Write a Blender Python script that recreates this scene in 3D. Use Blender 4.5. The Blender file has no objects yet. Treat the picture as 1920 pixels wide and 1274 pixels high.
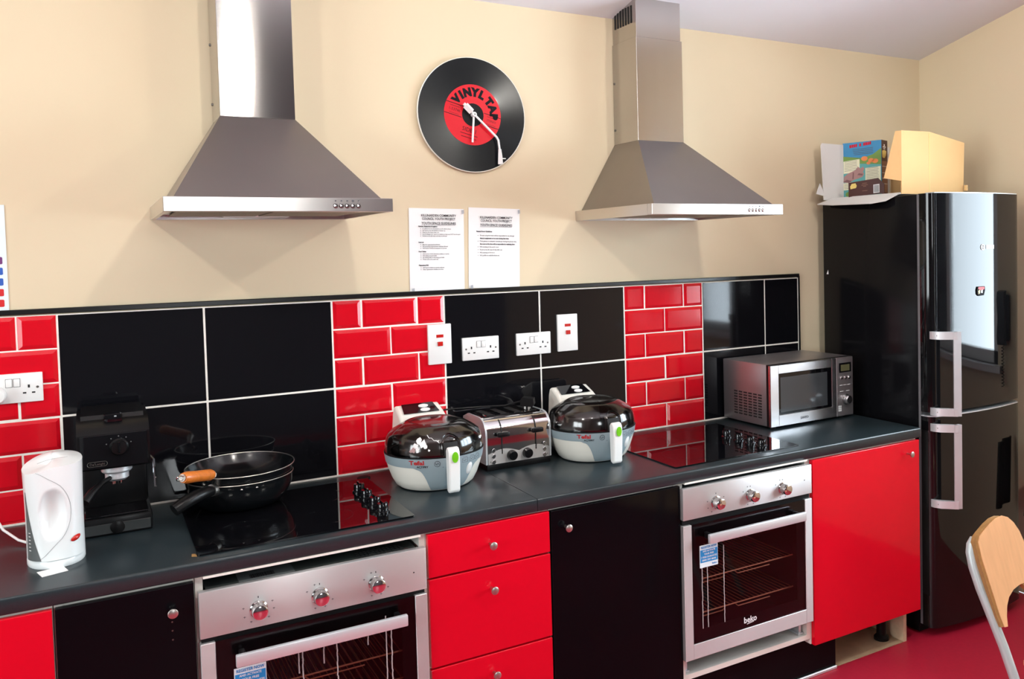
import bpy, bmesh, math, random
from mathutils import Vector, Matrix
R = math.radians
random.seed(7)
SC = bpy.context.scene
COL = SC.collection

# ------------------------------------------------------------------ camera
cam = bpy.data.cameras.new('camera')
co = bpy.data.objects.new('camera', cam); COL.objects.link(co)
_r = Vector((0.85835001, -0.51251835, -0.02366852)); _u = Vector((0.04044401, 0.02160213, 0.99894826)); _f = Vector((0.51146802, 0.8584045, -0.03927049))
co.matrix_world = Matrix(((_r.x, _u.x, -_f.x, -0.20201), (_r.y, _u.y, -_f.y, -3.05698), (_r.z, _u.z, -_f.z, 1.67685), (0, 0, 0, 1)))
cam.sensor_width = 36; cam.lens = 1626.7045 * 36 / 1920
cam.shift_x = -179.7598 / 1920; cam.shift_y = -105.3659 / 1920
cam.clip_start = 0.05
SC.camera = co
# ------------------------------------------------------------------ world, exposure
w = bpy.data.worlds.new('overcast'); SC.world = w; w.use_nodes = True
w.node_tree.nodes['Background'].inputs[0].default_value = (0.80, 0.90, 1.0, 1)
w.node_tree.nodes['Background'].inputs[1].default_value = 1.0
vs = SC.view_settings
vs.view_transform = 'Standard'; vs.look = 'None'; vs.gamma = 1.0; vs.exposure = 0.17; vs.use_curve_mapping = False

XL, XR, YB, YW = -3.2, 3.54, -5.4, 0.01          # room: left, right, behind the camera, kitchen wall
def ceil_z(y): return 2.62 + 0.235 * (YW - y)     # mono-pitch ceiling rising away from the kitchen wall
WIN_R = (-2.95, -0.86, 1.08, 2.30)                # window in the right wall (y0, y1, z0, z1)
WIN_B = [(0.25, 1.0, 1.55, 2.6)]                 # high window behind the camera (x0, x1, z0, z1)
WIN_L = (-3.5, -1.3, 1.0, 2.5)                    # window in the left wall (y0, y1, z0, z1)
def area(name, loc, rot, sx, sy, power, col):
    l = bpy.data.lights.new(name, 'AREA'); l.shape = 'RECTANGLE'; l.size = sx; l.size_y = sy; l.energy = power; l.color = col
    o = bpy.data.objects.new(name, l); o.location = loc; o.rotation_euler = rot; COL.objects.link(o); return o
# daylight coming in through the windows
area('daylight_right', (XR + 0.16, (WIN_R[0] + WIN_R[1]) / 2, (WIN_R[2] + WIN_R[3]) / 2), (0, R(90), 0), WIN_R[3] - WIN_R[2], WIN_R[1] - WIN_R[0], 125, (0.78, 0.90, 1.0))
for a, b, c, d in WIN_B:
    area('daylight_back', ((a + b) / 2, YB - 0.16, (c + d) / 2), (R(90), 0, 0), b - a, d - c, 40, (0.95, 0.98, 1.0))
area('daylight_left', (XL - 0.16, (WIN_L[0] + WIN_L[1]) / 2, (WIN_L[2] + WIN_L[3]) / 2), (0, R(-90), 0), WIN_L[3] - WIN_L[2], WIN_L[1] - WIN_L[0], 120, (0.93, 0.98, 1.0))
LAMP_GLOW = 430
LAMPS = [(-0.95, -2.0, 2.61), (0.47, -2.0, 2.61), (2.0, -2.0, 2.61)]

# ------------------------------------------------------------------ materials
MATS = {}
def mat(name, col, rough=0.5, metal=0.0, coat=0.0, spec=0.5, noise=None, bump=None, aniso=0.0, alpha=1.0, emit=None, stretch=(1, 1, 1), rnoise=None):
    """principled material; noise=(scale, amount) colour variation, bump=(scale, strength), rnoise=(scale, amount) gloss variation"""
    m = bpy.data.materials.new(name); m.use_nodes = True; nt = m.node_tree; b = nt.nodes['Principled BSDF']
    b.inputs['Base Color'].default_value = (*col, 1); b.inputs['Roughness'].default_value = rough; b.inputs['Metallic'].default_value = metal
    b.inputs['Coat Weight'].default_value = coat; b.inputs['Coat Roughness'].default_value = 0.04; b.inputs['Specular IOR Level'].default_value = spec
    b.inputs['Anisotropic'].default_value = aniso; b.inputs['Alpha'].default_value = alpha
    if emit: b.inputs['Emission Color'].default_value = (*emit[0], 1); b.inputs['Emission Strength'].default_value = emit[1]
    if noise or bump or rnoise:
        tc = nt.nodes.new('ShaderNodeTexCoord'); mp = nt.nodes.new('ShaderNodeMapping'); mp.inputs['Scale'].default_value = stretch
        nt.links.new(tc.outputs['Object'], mp.inputs['Vector'])
        def nz(s, detail=3):
            n = nt.nodes.new('ShaderNodeTexNoise'); n.inputs['Scale'].default_value = s; n.inputs['Detail'].default_value = detail
            nt.links.new(mp.outputs['Vector'], n.inputs['Vector']); return n
        if noise:
            n = nz(noise[0]); mx = nt.nodes.new('ShaderNodeMix'); mx.data_type = 'RGBA'
            k = noise[1]
            mx.inputs['A'].default_value = (*[c * (1 - k) for c in col], 1); mx.inputs['B'].default_value = (*[min(1, c * (1 + k)) for c in col], 1)
            nt.links.new(n.outputs['Fac'], mx.inputs['Factor']); nt.links.new(mx.outputs['Result'], b.inputs['Base Color'])
        if rnoise:
            n = nz(rnoise[0]); mr = nt.nodes.new('ShaderNodeMapRange'); mr.inputs['From Min'].default_value = 0.3; mr.inputs['From Max'].default_value = 0.7
            mr.inputs['To Min'].default_value = max(0.01, rough - rnoise[1]); mr.inputs['To Max'].default_value = rough + rnoise[1]
            nt.links.new(n.outputs['Fac'], mr.inputs['Value']); nt.links.new(mr.outputs['Result'], b.inputs['Roughness'])
        if bump:
            n = nz(bump[0], 5); bp = nt.nodes.new('ShaderNodeBump'); bp.inputs['Strength'].default_value = bump[1]; bp.inputs['Distance'].default_value = 0.002
            nt.links.new(n.outputs['Fac'], bp.inputs['Height']); nt.links.new(bp.outputs['Normal'], b.inputs['Normal'])
    MATS[name] = m; return m
def glass(name, tint, mixfac, gloss_rough=0.03):
    """see-through pane: tinted transparency under a glossy reflection"""
    m = bpy.data.materials.new(name); m.use_nodes = True; nt = m.node_tree; nt.nodes.clear()
    o = nt.nodes.new('ShaderNodeOutputMaterial'); t = nt.nodes.new('ShaderNodeBsdfTransparent'); t.inputs[0].default_value = (*tint, 1)
    g = nt.nodes.new('ShaderNodeBsdfGlossy'); g.inputs['Roughness'].default_value = gloss_rough; g.inputs['Color'].default_value = (1, 1, 1, 1)
    f = nt.nodes.new('ShaderNodeFresnel'); f.inputs[0].default_value = mixfac
    x = nt.nodes.new('ShaderNodeMixShader'); nt.links.new(f.outputs[0], x.inputs[0]); nt.links.new(t.outputs[0], x.inputs[1]); nt.links.new(g.outputs[0], x.inputs[2])
    nt.links.new(x.outputs[0], o.inputs[0]); MATS[name] = m; return m
mat('plaster', (0.69, 0.582, 0.40), 0.75, noise=(1.6, 0.05), bump=(40, 0.12))
mat('plaster_slate', (0.10, 0.105, 0.115), 0.8)
mat('ceiling_paint', (0.74, 0.75, 0.80), 0.85, noise=(2.0, 0.03))
mat('floor_vinyl', (0.42, 0.012, 0.036), 0.42, noise=(60, 0.12), bump=(200, 0.05))
mat('bare_floor', (0.42, 0.30, 0.18), 0.85, noise=(14, 0.25), bump=(30, 0.3))
mat('grout', (0.86, 0.83, 0.76), 0.8, noise=(30, 0.06))
mat('tile_red', (0.62, 0.004, 0.014), 0.10, spec=0.4, noise=(9, 0.05), bump=(14, 0.04))
mat('tile_black', (0.0045, 0.0045, 0.006), 0.06, spec=0.4, bump=(7, 0.05))
mat('trim_black', (0.006, 0.006, 0.006), 0.25)
mat('door_red', (0.64, 0.003, 0.016), 0.10, spec=0.3, noise=(3, 0.03), bump=(5, 0.03))
mat('door_black', (0.0025, 0.0025, 0.0035), 0.10, spec=0.10)
mat('carcass', (0.78, 0.75, 0.68), 0.55)
mat('carcass_raw', (0.62, 0.46, 0.30), 0.8, noise=(60, 0.15))
mat('worktop', (0.016, 0.025, 0.029), 0.28, noise=(500, 0.45), bump=(600, 0.03))
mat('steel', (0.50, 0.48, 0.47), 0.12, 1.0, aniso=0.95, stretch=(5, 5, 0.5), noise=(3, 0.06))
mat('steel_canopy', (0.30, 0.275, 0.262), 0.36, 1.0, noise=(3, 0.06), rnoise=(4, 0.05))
mat('steel_band', (0.66, 0.64, 0.62), 0.28, 1.0, aniso=0.7, stretch=(6, 1, 1), noise=(3, 0.05))
mat('steel_panel', (0.60, 0.60, 0.595), 0.45, 0.72, aniso=0.8, noise=(6, 0.08))
mat('steel_micro', (0.60, 0.59, 0.60), 0.26, 1.0, aniso=0.6)
mat('chrome', (0.78, 0.76, 0.76), 0.06, 1.0)
mat('aluminium', (0.70, 0.73, 0.75), 0.38, 0.55)
mat('micro_case', (0.40, 0.38, 0.39), 0.36, 0.85)
mat('black_gloss', (0.004, 0.004, 0.005), 0.06, spec=0.4)
mat('black_glass', (0.003, 0.003, 0.004), 0.03)
mat('black_plastic', (0.005, 0.005, 0.0055), 0.30, spec=0.22)
mat('black_matte', (0.006, 0.006, 0.0065), 0.6, spec=0.2)
mat('wok_iron', (0.004, 0.005, 0.006), 0.16, spec=0.45, bump=(60, 0.03))
mat('rim_worn', (0.55, 0.52, 0.48), 0.35, 1.0)
mat('white_plastic', (0.82, 0.82, 0.80), 0.28, coat=0.2)
mat('kettle_white', (0.80, 0.84, 0.84), 0.25, coat=0.3)
mat('cream_plastic', (0.80, 0.78, 0.70), 0.30, coat=0.2)
mat('fryer_grey', (0.27, 0.34, 0.37), 0.35)
mat('green_button', (0.16, 0.55, 0.01), 0.35)
mat('neon_red', (0.50, 0.012, 0.008), 0.25)
mat('dark_slot', (0.006, 0.006, 0.006), 0.7)
mat('screw', (0.20, 0.19, 0.17), 0.4, 1.0)
mat('paper', (0.84, 0.84, 0.83), 0.7, bump=(12, 0.15))
mat('ink', (0.012, 0.012, 0.014), 0.7, spec=0.1)
mat('ink_grey', (0.09, 0.09, 0.10), 0.7)
mat('ink_white', (0.8, 0.8, 0.8), 0.6)
mat('ink_red', (0.42, 0.012, 0.015), 0.6)
mat('record_red', (0.60, 0.010, 0.022), 0.35, spec=0.15)
mat('hand_white', (0.84, 0.83, 0.82), 0.4)
mat('sticker_blue', (0.01, 0.25, 0.60), 0.5)
mat('sticker_white', (0.75, 0.85, 0.88), 0.5)
mat('poster_blue', (0.02, 0.10, 0.45), 0.5)
mat('poster_red', (0.60, 0.012, 0.014), 0.5)
mat('poster_purple', (0.16, 0.03, 0.16), 0.5)
mat('wood_handle', (0.62, 0.17, 0.02), 0.35, coat=0.3, noise=(30, 0.35), stretch=(1, 6, 1))
mat('plywood', (0.72, 0.41, 0.20), 0.42, noise=(10, 0.14), stretch=(10, 1, 1))
mat('plywood_edge', (0.36, 0.19, 0.06), 0.55, noise=(90, 0.3))
mat('chair_metal', (0.46, 0.53, 0.53), 0.4, 0.25)
mat('card_white', (0.66, 0.65, 0.63), 0.8, noise=(8, 0.05))
mat('card_tan', (0.78, 0.50, 0.22), 0.75, noise=(7, 0.06))
mat('cereal_blue', (0.04, 0.24, 0.46), 0.4)
mat('cereal_brown', (0.055, 0.012, 0.008), 0.4)
mat('cereal_brown_pale', (0.24, 0.12, 0.08), 0.45)
mat('cereal_cream', (0.74, 0.72, 0.52), 0.45)
mat('cereal_green', (0.14, 0.26, 0.05), 0.45)
mat('cereal_teal', (0.10, 0.36, 0.36), 0.45)
mat('cereal_pink', (0.36, 0.20, 0.19), 0.45)
mat('cereal_pink_dark', (0.19, 0.09, 0.09), 0.45)
mat('cereal_orange', (0.70, 0.22, 0.06), 0.45)
mat('cereal_yellow', (0.72, 0.56, 0.16), 0.45)
mat('fridge_black', (0.004, 0.004, 0.0045), 0.05, spec=0.42)
mat('fridge_side', (0.005, 0.005, 0.006), 0.14, spec=0.14)
mat('gasket', (0.14, 0.14, 0.15), 0.5)
mat('label_grey', (0.10, 0.11, 0.11), 0.5)
mat('tray_steel', (0.05, 0.055, 0.055), 0.35, 0.6)
mat('tape_grey', (0.40, 0.41, 0.44), 0.4)
mat('zone_ring', (0.005, 0.005, 0.006), 0.14, spec=0.45)
mat('seam_grey', (0.36, 0.38, 0.38), 0.5)
mat('oven_inside', (0.006, 0.005, 0.007), 0.5, spec=0.2)
mat('oven_top', (0.06, 0.07, 0.065), 0.4, 0.4)
mat('rack_brown', (0.85, 0.48, 0.24), 0.40, 0.3)
mat('drip', (0.40, 0.36, 0.35), 0.6)
mat('lcd', (0.12, 0.12, 0.06), 0.25)
mat('cloth_dark', (0.006, 0.014, 0.010), 0.95, bump=(120, 0.5))
mat('window_frame', (0.75, 0.76, 0.77), 0.35)
mat('lamp_opal', (0.85, 0.85, 0.82), 0.5, emit=((1.0, 0.95, 0.87), LAMP_GLOW))
mat('filter_mesh', (0.20, 0.16, 0.14), 0.45, 0.9, bump=(500, 0.6))
mat('burn', (0.30, 0.16, 0.05), 0.8)
mat('pane_dark', (0.05, 0.055, 0.06), 0.08)
glass('window_glass', (0.97, 0.98, 0.98), 1.25)
glass('smoked_lid', (0.30, 0.25, 0.24), 1.7, 0.12)
glass('oven_glass', (0.80, 0.72, 0.75), 1.22, 0.03)
# brushed steels: polished across, so highlights smear up and down
for n_ in ('steel', 'steel_panel', 'steel_band', 'steel_micro'):
    nt = MATS[n_].node_tree; b = nt.nodes['Principled BSDF']; t = nt.nodes.new('ShaderNodeTangent'); t.direction_type = 'RADIAL'; t.axis = 'Z'
    nt.links.new(t.outputs[0], b.inputs['Tangent']); b.inputs['Anisotropic Rotation'].default_value = 0.25
# record: fine grooves give a sweeping highlight
def record_mat():
    m = mat('vinyl', (0.006, 0.007, 0.009), 0.20, aniso=0.95, spec=0.16); nt = m.node_tree; b = nt.nodes['Principled BSDF']
    t = nt.nodes.new('ShaderNodeTangent'); t.direction_type = 'RADIAL'; t.axis = 'Y'; nt.links.new(t.outputs[0], b.inputs['Tangent'])
    b.inputs['Anisotropic Rotation'].default_value = 0.25; b.inputs['Coat Weight'].default_value = 0.12
record_mat()

# ------------------------------------------------------------------ mesh helpers
class MB:
    def __init__(s): s.v = []; s.f = []
    def add(s, vs_, fs):
        n = len(s.v); s.v += [tuple(p) for p in vs_]; s.f += [tuple(i + n for i in f) for f in fs]; return s
    def box(s, x0, x1, y0, y1, z0, z1, bev=0.0, seg=2):
        if bev <= 0:
            return s.add([(x0, y0, z0), (x1, y0, z0), (x1, y1, z0), (x0, y1, z0), (x0, y0, z1), (x1, y0, z1), (x1, y1, z1), (x0, y1, z1)],
                         [(0, 3, 2, 1), (4, 5, 6, 7), (0, 1, 5, 4), (1, 2, 6, 5), (2, 3, 7, 6), (3, 0, 4, 7)])
        bm = bmesh.new(); bmesh.ops.create_cube(bm, size=1.0)
        for v in bm.verts: v.co = ((x0 + x1) / 2 + v.co.x * (x1 - x0), (y0 + y1) / 2 + v.co.y * (y1 - y0), (z0 + z1) / 2 + v.co.z * (z1 - z0))
        bmesh.ops.bevel(bm, geom=bm.edges[:], offset=bev, segments=seg, profile=0.5, affect='EDGES')
        bm.verts.ensure_lookup_table(); bm.verts.index_update()
        s.add([v.co[:] for v in bm.verts], [[v.index for v in f.verts] for f in bm.faces]); bm.free(); return s
    def lathe(s, prof, n=32, c=(0, 0, 0), axis='z', cap=True):
        """prof: list of (radius, height) along the axis"""
        base = len(s.v); vs_ = []; fs = []
        for r, h in prof:
            for k in range(n):
                a = 2 * math.pi * k / n; p = (r * math.cos(a), r * math.sin(a), h)
                if axis == 'y': p = (p[0], p[2], p[1])
                if axis == 'x': p = (p[2], p[0], p[1])
                vs_.append((c[0] + p[0], c[1] + p[1], c[2] + p[2]))
        for i in range(len(prof) - 1):
            for k in range(n): fs.append((i * n + k, i * n + (k + 1) % n, (i + 1) * n + (k + 1) % n, (i + 1) * n + k))
        if cap:
            fs.append(tuple(range(n))[::-1]); fs.append(tuple((len(prof) - 1) * n + k for k in range(n)))
        return s.add(vs_, fs)
    def cyl(s, p0, p1, r0, r1=None, n=16):
        return s.tube([p0, p1], r0, n, r1=r1)
    def tube(s, path, r, n=8, r1=None, closed=False, radii=None):
        P = [Vector(p) for p in path]; m = len(P); vs_ = []; fs = []
        up = None
        for i, p in enumerate(P):
            if closed: t = (P[(i + 1) % m] - P[i - 1])
            else: t = P[min(i + 1, m - 1)] - P[max(i - 1, 0)]
            t.normalize()
            if up is None:
                up = Vector((0, 0, 1)) if abs(t.z) < 0.9 else Vector((1, 0, 0))
            a = t.cross(up).normalized(); b = a.cross(t).normalized(); up = b
            rr = radii[i] if radii else (r if r1 is None else r + (r1 - r) * i / (m - 1))
            for k in range(n):
                q = 2 * math.pi * k / n; vs_.append(p + a * (rr * math.cos(q)) + b * (rr * math.sin(q)))
        for i in range(m if closed else m - 1):
            j = (i + 1) % m
            for k in range(n): fs.append((i * n + k, i * n + (k + 1) % n, j * n + (k + 1) % n, j * n + k))
        if not closed: fs.append(tuple(range(n))[::-1]); fs.append(tuple((m - 1) * n + k for k in range(n)))
        return s.add(vs_, fs)
    def prism(s, poly, fn, d0, d1):
        """poly (u, v) pushed from depth d0 to d1; fn(u, v, d) -> xyz"""
        n = len(poly)
        return s.add([fn(u, v, d0) for u, v in poly] + [fn(u, v, d1) for u, v in poly],
                     [tuple(range(n))[::-1], tuple(range(n, 2 * n))] + [(k, (k + 1) % n, n + (k + 1) % n, n + k) for k in range(n)])
    def grid(s, fn, nu, nv, wrap=False):
        vs_ = [fn(i / (nu if wrap else nu - 1), j / (nv - 1)) for i in range(nu) for j in range(nv)]; fs = []
        for i in range(nu if wrap else nu - 1):
            for j in range(nv - 1):
                a, b = i * nv, ((i + 1) % nu) * nv; fs.append((a + j, b + j, b + j + 1, a + j + 1))
        return s.add(vs_, fs)
    def sheet(s, pts, th, nrm):
        """a flat polygon of points given thickness along nrm"""
        n = len(pts); N = Vector(nrm) * th
        return s.add([tuple(p) for p in pts] + [tuple(Vector(p) + N) for p in pts], [tuple(range(n))[::-1], tuple(range(n, 2 * n))] + [(k, (k + 1) % n, n + (k + 1) % n, n + k) for k in range(n)])
    def text(s, body, size, fn, align='CENTER', sx=1.0, bold=0.0, width=None):
        c = bpy.data.curves.new('t', 'FONT'); c.body = body; c.size = size; c.align_x = align; c.align_y = 'CENTER'; c.resolution_u = 2; c.offset = bold
        o = bpy.data.objects.new('t', c); me = o.to_mesh(); vs_ = [v.co.copy() for v in me.vertices]; fs = [tuple(p.vertices) for p in me.polygons]
        o.to_mesh_clear(); bpy.data.objects.remove(o); bpy.data.curves.remove(c)
        if width and vs_:
            ww = max(v.x for v in vs_) - min(v.x for v in vs_)
            if ww > 0: sx = width / ww
        return s.add([fn(v.x * sx, v.y) for v in vs_], fs)
    def mesh(s, name, m, ang=35, fix=True):
        me = bpy.data.meshes.new(name); me.from_pydata(s.v, [], s.f); me.validate()
        if fix:
            bm = bmesh.new(); bm.from_mesh(me); bmesh.ops.recalc_face_normals(bm, faces=bm.faces[:]); bm.to_mesh(me); bm.free()
        me.polygons.foreach_set('use_smooth', [True] * len(me.polygons)); me.set_sharp_from_angle(angle=R(ang))
        me.materials.append(MATS[m]); me.update(); return me
    def build(s, name, m, parent=None, label=None, ang=35, fix=True):
        o = bpy.data.objects.new(name, s.mesh(name, m, ang, fix)); COL.objects.link(o)
        if parent: o.parent = parent
        if label: o['label'] = label
        return o
def thing(name, label, cat, loc=(0, 0, 0), rotz=0.0, group=None):
    o = bpy.data.objects.new(name, None); o.empty_display_size = 0.05; COL.objects.link(o); o.location = loc; o.rotation_euler = (0, 0, rotz)
    o['label'] = label; o['category'] = cat
    if group: o['group'] = group
    return o
def tag(o, label, cat, group=None):
    o['label'] = label; o['category'] = cat
    if group: o['group'] = group
    return o
def struct(o, label=None):
    o['kind'] = 'structure'
    if label: o['label'] = label
    return o
def link(name, me, parent, loc=(0, 0, 0)):
    o = bpy.data.objects.new(name, me); COL.objects.link(o); o.parent = parent; o.location = loc; return o
def face_y(x0, y, z0):       # drawing plane facing the camera side (-y)
    return lambda u, v, d=0.0: (x0 + u, y - d, z0 + v)
def rrect(x0, x1, z0, z1, r, n=5):
    p = []
    for cx, cz, a in ((x1 - r, z1 - r, 0), (x0 + r, z1 - r, 90), (x0 + r, z0 + r, 180), (x1 - r, z0 + r, 270)):
        for k in range(n + 1): q = R(a + 90 * k / n); p.append((cx + r * math.cos(q), cz + r * math.sin(q)))
    return p
def circ(cx, cz, r, n=20, rz=None): return [(cx + r * math.cos(2 * math.pi * k / n), cz + (rz or r) * math.sin(2 * math.pi * k / n)) for k in range(n)]

# ------------------------------------------------------------------ room shell
wb = struct(MB().box(XL, XR, YW, YW + 0.12, 0, ceil_z(YW) + 0.02).build('wall_back', 'plaster'), 'cream painted kitchen wall')
m = MB(); y0, y1, z0, z1 = WIN_R
m.box(XR, XR + 0.2, YB, y0, 0, 4.0).box(XR, XR + 0.2, y1, YW + 0.12, 0, 4.0).box(XR, XR + 0.2, y0, y1, 0, z0).box(XR, XR + 0.2, y0, y1, z1, 4.0)
struct(m.build('wall_right', 'plaster'), 'cream painted wall beside the fridge')
m = MB(); xs = XL
for a, b, c, d in WIN_B: m.box(xs, a, YB - 0.2, YB, 0, 4.0).box(a, b, YB - 0.2, YB, 0, c).box(a, b, YB - 0.2, YB, d, 4.0); xs = b
m.box(xs, XR, YB - 0.2, YB, 0, 4.0); struct(m.build('wall_front', 'plaster_slate'))
m = MB(); y0, y1, z0, z1 = WIN_L
m.box(XL - .2, XL, YB, y0, 0, 4.0).box(XL - .2, XL, y1, YW + 0.12, 0, 4.0).box(XL - .2, XL, y0, y1, 0, z0).box(XL - .2, XL, y0, y1, z1, 4.0)
struct(m.build('wall_left', 'plaster_slate'))
struct(MB().box(XL, XR, YB, -0.60, -0.06, 0).box(XL, XR, -0.60, YW, -0.06, -0.004).build('floor', 'floor_vinyl'), 'red vinyl floor')
struct(MB().box(2.18, 2.675, -0.598, 0.0, -0.004, 0.001).build('trim_1', 'bare_floor'), 'bare floor left under the red cabinet')
m = MB(); za, zb = ceil_z(YW + 0.12), ceil_z(YB - 0.2)
m.add([(XL - .1, YW + .12, za), (XR + .2, YW + .12, za), (XR + .2, YB - .2, zb), (XL - .1, YB - .2, zb), (XL - .1, YW + .12, za + .1), (XR + .2, YW + .12, za + .1), (XR + .2, YB - .2, zb + .1), (XL - .1, YB - .2, zb + .1)],
      [(0, 1, 2, 3), (4, 7, 6, 5), (0, 4, 5, 1), (1, 5, 6, 2), (2, 6, 7, 3), (3, 7, 4, 0)])
struct(m.build('ceiling', 'ceiling_paint'), 'pale sloping ceiling')
# windows
def window(name, along, a, b, z0, z1, plane, mull):
    t = bpy.data.objects.new(name, None); COL.objects.link(t); struct(t)
    def bx(m, u0, u1, w0, w1, p0, p1):
        return m.box(u0, u1, p0, p1, w0, w1) if along == 'x' else m.box(p0, p1, u0, u1, w0, w1)
    s = 1 if plane == XR else -1
    p0, p1 = sorted((plane + s * 0.04, plane + s * 0.10)); f = MB()
    bx(f, a, b, z0, z0 + .06, p0, p1); bx(f, a, b, z1 - .06, z1, p0, p1); bx(f, a, a + .06, z0, z1, p0, p1); bx(f, b - .06, b, z0, z1, p0, p1)
    for q in mull: bx(f, q - .035, q + .035, z0 + .06, z1 - .06, p0, p1)
    f.build('window_frame', 'window_frame', t)
    g = MB(); pc = (p0 + p1) / 2
    bx(g, a + .05, b - .05, z0 + .05, z1 - .05, pc - .003, pc + .003); g.build('window_pane', 'window_glass', t)
    q0, q1 = sorted((plane - s * 0.05, plane + s * 0.12)); k = MB(); bx(k, a - .04, b + .04, z0 - .035, z0, q0, q1); k.build('window_sill', 'window_frame', t)
window('window_1', 'y', WIN_R[0], WIN_R[1], WIN_R[2], WIN_R[3], XR, [-2.28, -1.62])
window('window_3', 'y', WIN_L[0], WIN_L[1], WIN_L[2], WIN_L[3], XL, [-2.4])
for i, (a, b, c, d) in enumerate(WIN_B): window('window_%d' % (i + 2), 'x', a, b, c, d, YB, [(a + b) / 2])

# ------------------------------------------------------------------ wall tiles
ZT, RH = 0.91, 0.102
m = MB().box(-0.90, 2.667, 0.0014, YW, ZT - 0.02, ZT + 6 * RH); m.build('grout', 'grout', wb, 'pale grout between the wall tiles')
def metro(wd):
    h = 0.0975; b = 0.012; yo, yi = -0.0015, 0.006
    wd -= 0.0045; m = MB()
    o = [(0, yi, 0), (wd, yi, 0), (wd, yi, h), (0, yi, h)]; o1 = [(0, yo + .003, 0), (wd, yo + .003, 0), (wd, yo + .003, h), (0, yo + .003, h)]
    i_ = [(b, yo - .002, b), (wd - b, yo - .002, b), (wd - b, yo - .002, h - b), (b, yo - .002, h - b)]
    fs = [(8, 9, 10, 11)]
    for k in range(4):
        j = (k + 1) % 4; fs += [(k, j, 4 + j, 4 + k), (4 + k, 4 + j, 8 + j, 8 + k)]
    return m.add(o + o1 + i_, fs).mesh('metro_tile', 'tile_red', 20)
M2, M1 = metro(0.202), metro(0.101)
for xs in (-0.698, 0.5086, 1.6964):
    for r_ in range(6):
        z = ZT + (5 - r_) * RH + 0.0022
        lay = ((M1, 0), (M2, 0.101), (M1, 0.303)) if r_ % 2 == 0 else ((M2, 0), (M2, 0.202))
        for me, dx in lay:
            o = link('metro_tile', me, wb, (xs + dx + 0.0022, random.uniform(-.0006, .0006), z)); o.rotation_euler = (R(random.uniform(-.25, .25)), 0, R(random.uniform(-.25, .25)))
for xa, xb in ((-0.294, 0.1058), (0.1058, 0.5086), (0.9126, 1.3048), (1.3048, 1.6964), (2.1004, 2.4577), (2.4577, 2.664)):
    for r_ in range(2):
        h = 3 * RH - 0.0062; wd = xb - xa - 0.0062
        me = MB().box(0, wd, 0, 0.007, 0, h, 0.0012, 1).mesh('black_tile', 'tile_black')
        o = link('black_tile', me, wb, (xa + 0.0031, 0, ZT + r_ * 3 * RH + 0.0031)); o.rotation_euler = (R(random.uniform(-.12, .12)), 0, R(random.uniform(-.12, .12)))
m = MB().box(-0.90, 2.672, -0.004, YW, ZT + 6 * RH + .003, 1.541, 0.002, 1).box(2.665, 2.672, -0.004, YW, ZT, 1.53)
struct(m.build('trim_2', 'trim_black'), 'black edging strip on top of the tiles')
m = MB().box(-0.90, 2.667, -0.0045, 0.002, 0.9095, 0.9145); struct(m.build('trim_3', 'grout'), 'pale sealant bead along the back of the worktop')

# ------------------------------------------------------------------ worktops
def worktop(x0, x1, label):
    t = thing('worktop', label, 'worktop', (x0, 0, 0.87)); L = x1 - x0; d = 0.657
    prof = [(-0.004, 0.0), (-0.004, 0.04)]
    prof = [(-0.0085, 0.0), (-0.0085, 0.04)] + [(-d + .006 - .006 * math.sin(R(a)), .034 + .006 * math.cos(R(a))) for a in (0, 30, 60, 90)] + [(-d, 0.003), (-d + .003, 0.0)]
    MB().prism(prof, lambda u, v, q: (q, u, v), 0, L).build('slab', 'worktop', t, ang=50)
    return t
worktop(-1.25, 0.9552, 'dark slate worktop from the kettle to the joint before the toaster')
worktop(0.957, 2.7125, 'dark slate worktop from the joint to the fridge, under the microwave')
tag(MB().sheet([(-0.008, -0.604, 0.9105), (0.004, -0.612, 0.9105), (0.002, -0.592, 0.9105), (-0.006, -0.588, 0.9105)], 0.002, (0, 0, 1)).build('food_crumb', 'burn'), 'tiny brown crumb at the front corner of the left hob', 'crumb')

# ------------------------------------------------------------------ base cabinets
YD = -0.658
def knob(parent, x, z, y=YD, name='knob'):
    m = MB().lathe([(0.0045, 0), (0.0045, -0.016), (0.006, -0.020), (0.0115, -0.024), (0.012, -0.028), (0.0095, -0.0295), (0.0, -0.0298)], 18, (x, y, z), 'y', cap=False)
    return m.build(name, 'rim_worn', parent, 'small steel mushroom knob')
def carcass(t, x0, x1, rail=True, mname='carcass', zb=0.15, back=True, extra=None):
    a = 0.018; m = MB().box(x0, x0 + a, -0.638, -0.05, zb, 0.868).box(x1 - a, x1, -0.638, -0.05, zb, 0.868).box(x0 + a, x1 - a, -0.638, -0.05, zb, zb + a)
    if rail: m.box(x0 + a, x1 - a, -0.636, -0.55, 0.850, 0.868)
    if back: m.box(x0 + a, x1 - a, -0.056, -0.05, zb + a, 0.85)
    if extra: extra(m)
    return m.build('carcass', mname, t)
def slab(t, x0, x1, z0, z1, m, name):
    o = MB().box(x0, x1, YD, YD + 0.018, z0, z1, 0.0012, 1).build(name, m, t)
    return o
# red cabinet far left
t = thing('base_cabinet', 'red gloss base cabinet under the kettle at the left edge', 'cabinet'); carcass(t, -0.712, -0.311)
slab(t, -0.709, -0.312, 0.153, 0.861, 'door_red', 'door')
# narrow black cabinet
t = thing('base_cabinet', 'narrow black gloss base cabinet left of the left oven', 'cabinet'); carcass(t, -0.309, -0.008)
d_ = slab(t, -0.306, -0.010, 0.153, 0.861, 'door_black', 'door'); knob(d_, -0.061, 0.802)
m = MB()
for dz in (0.03, 0.052, 0.075): m.lathe([(0.0022, 0), (0.0022, -0.0006)], 8, (-0.062, YD, 0.802 - dz), 'y')
m.build('screw_hole', 'screw', d_)
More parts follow.
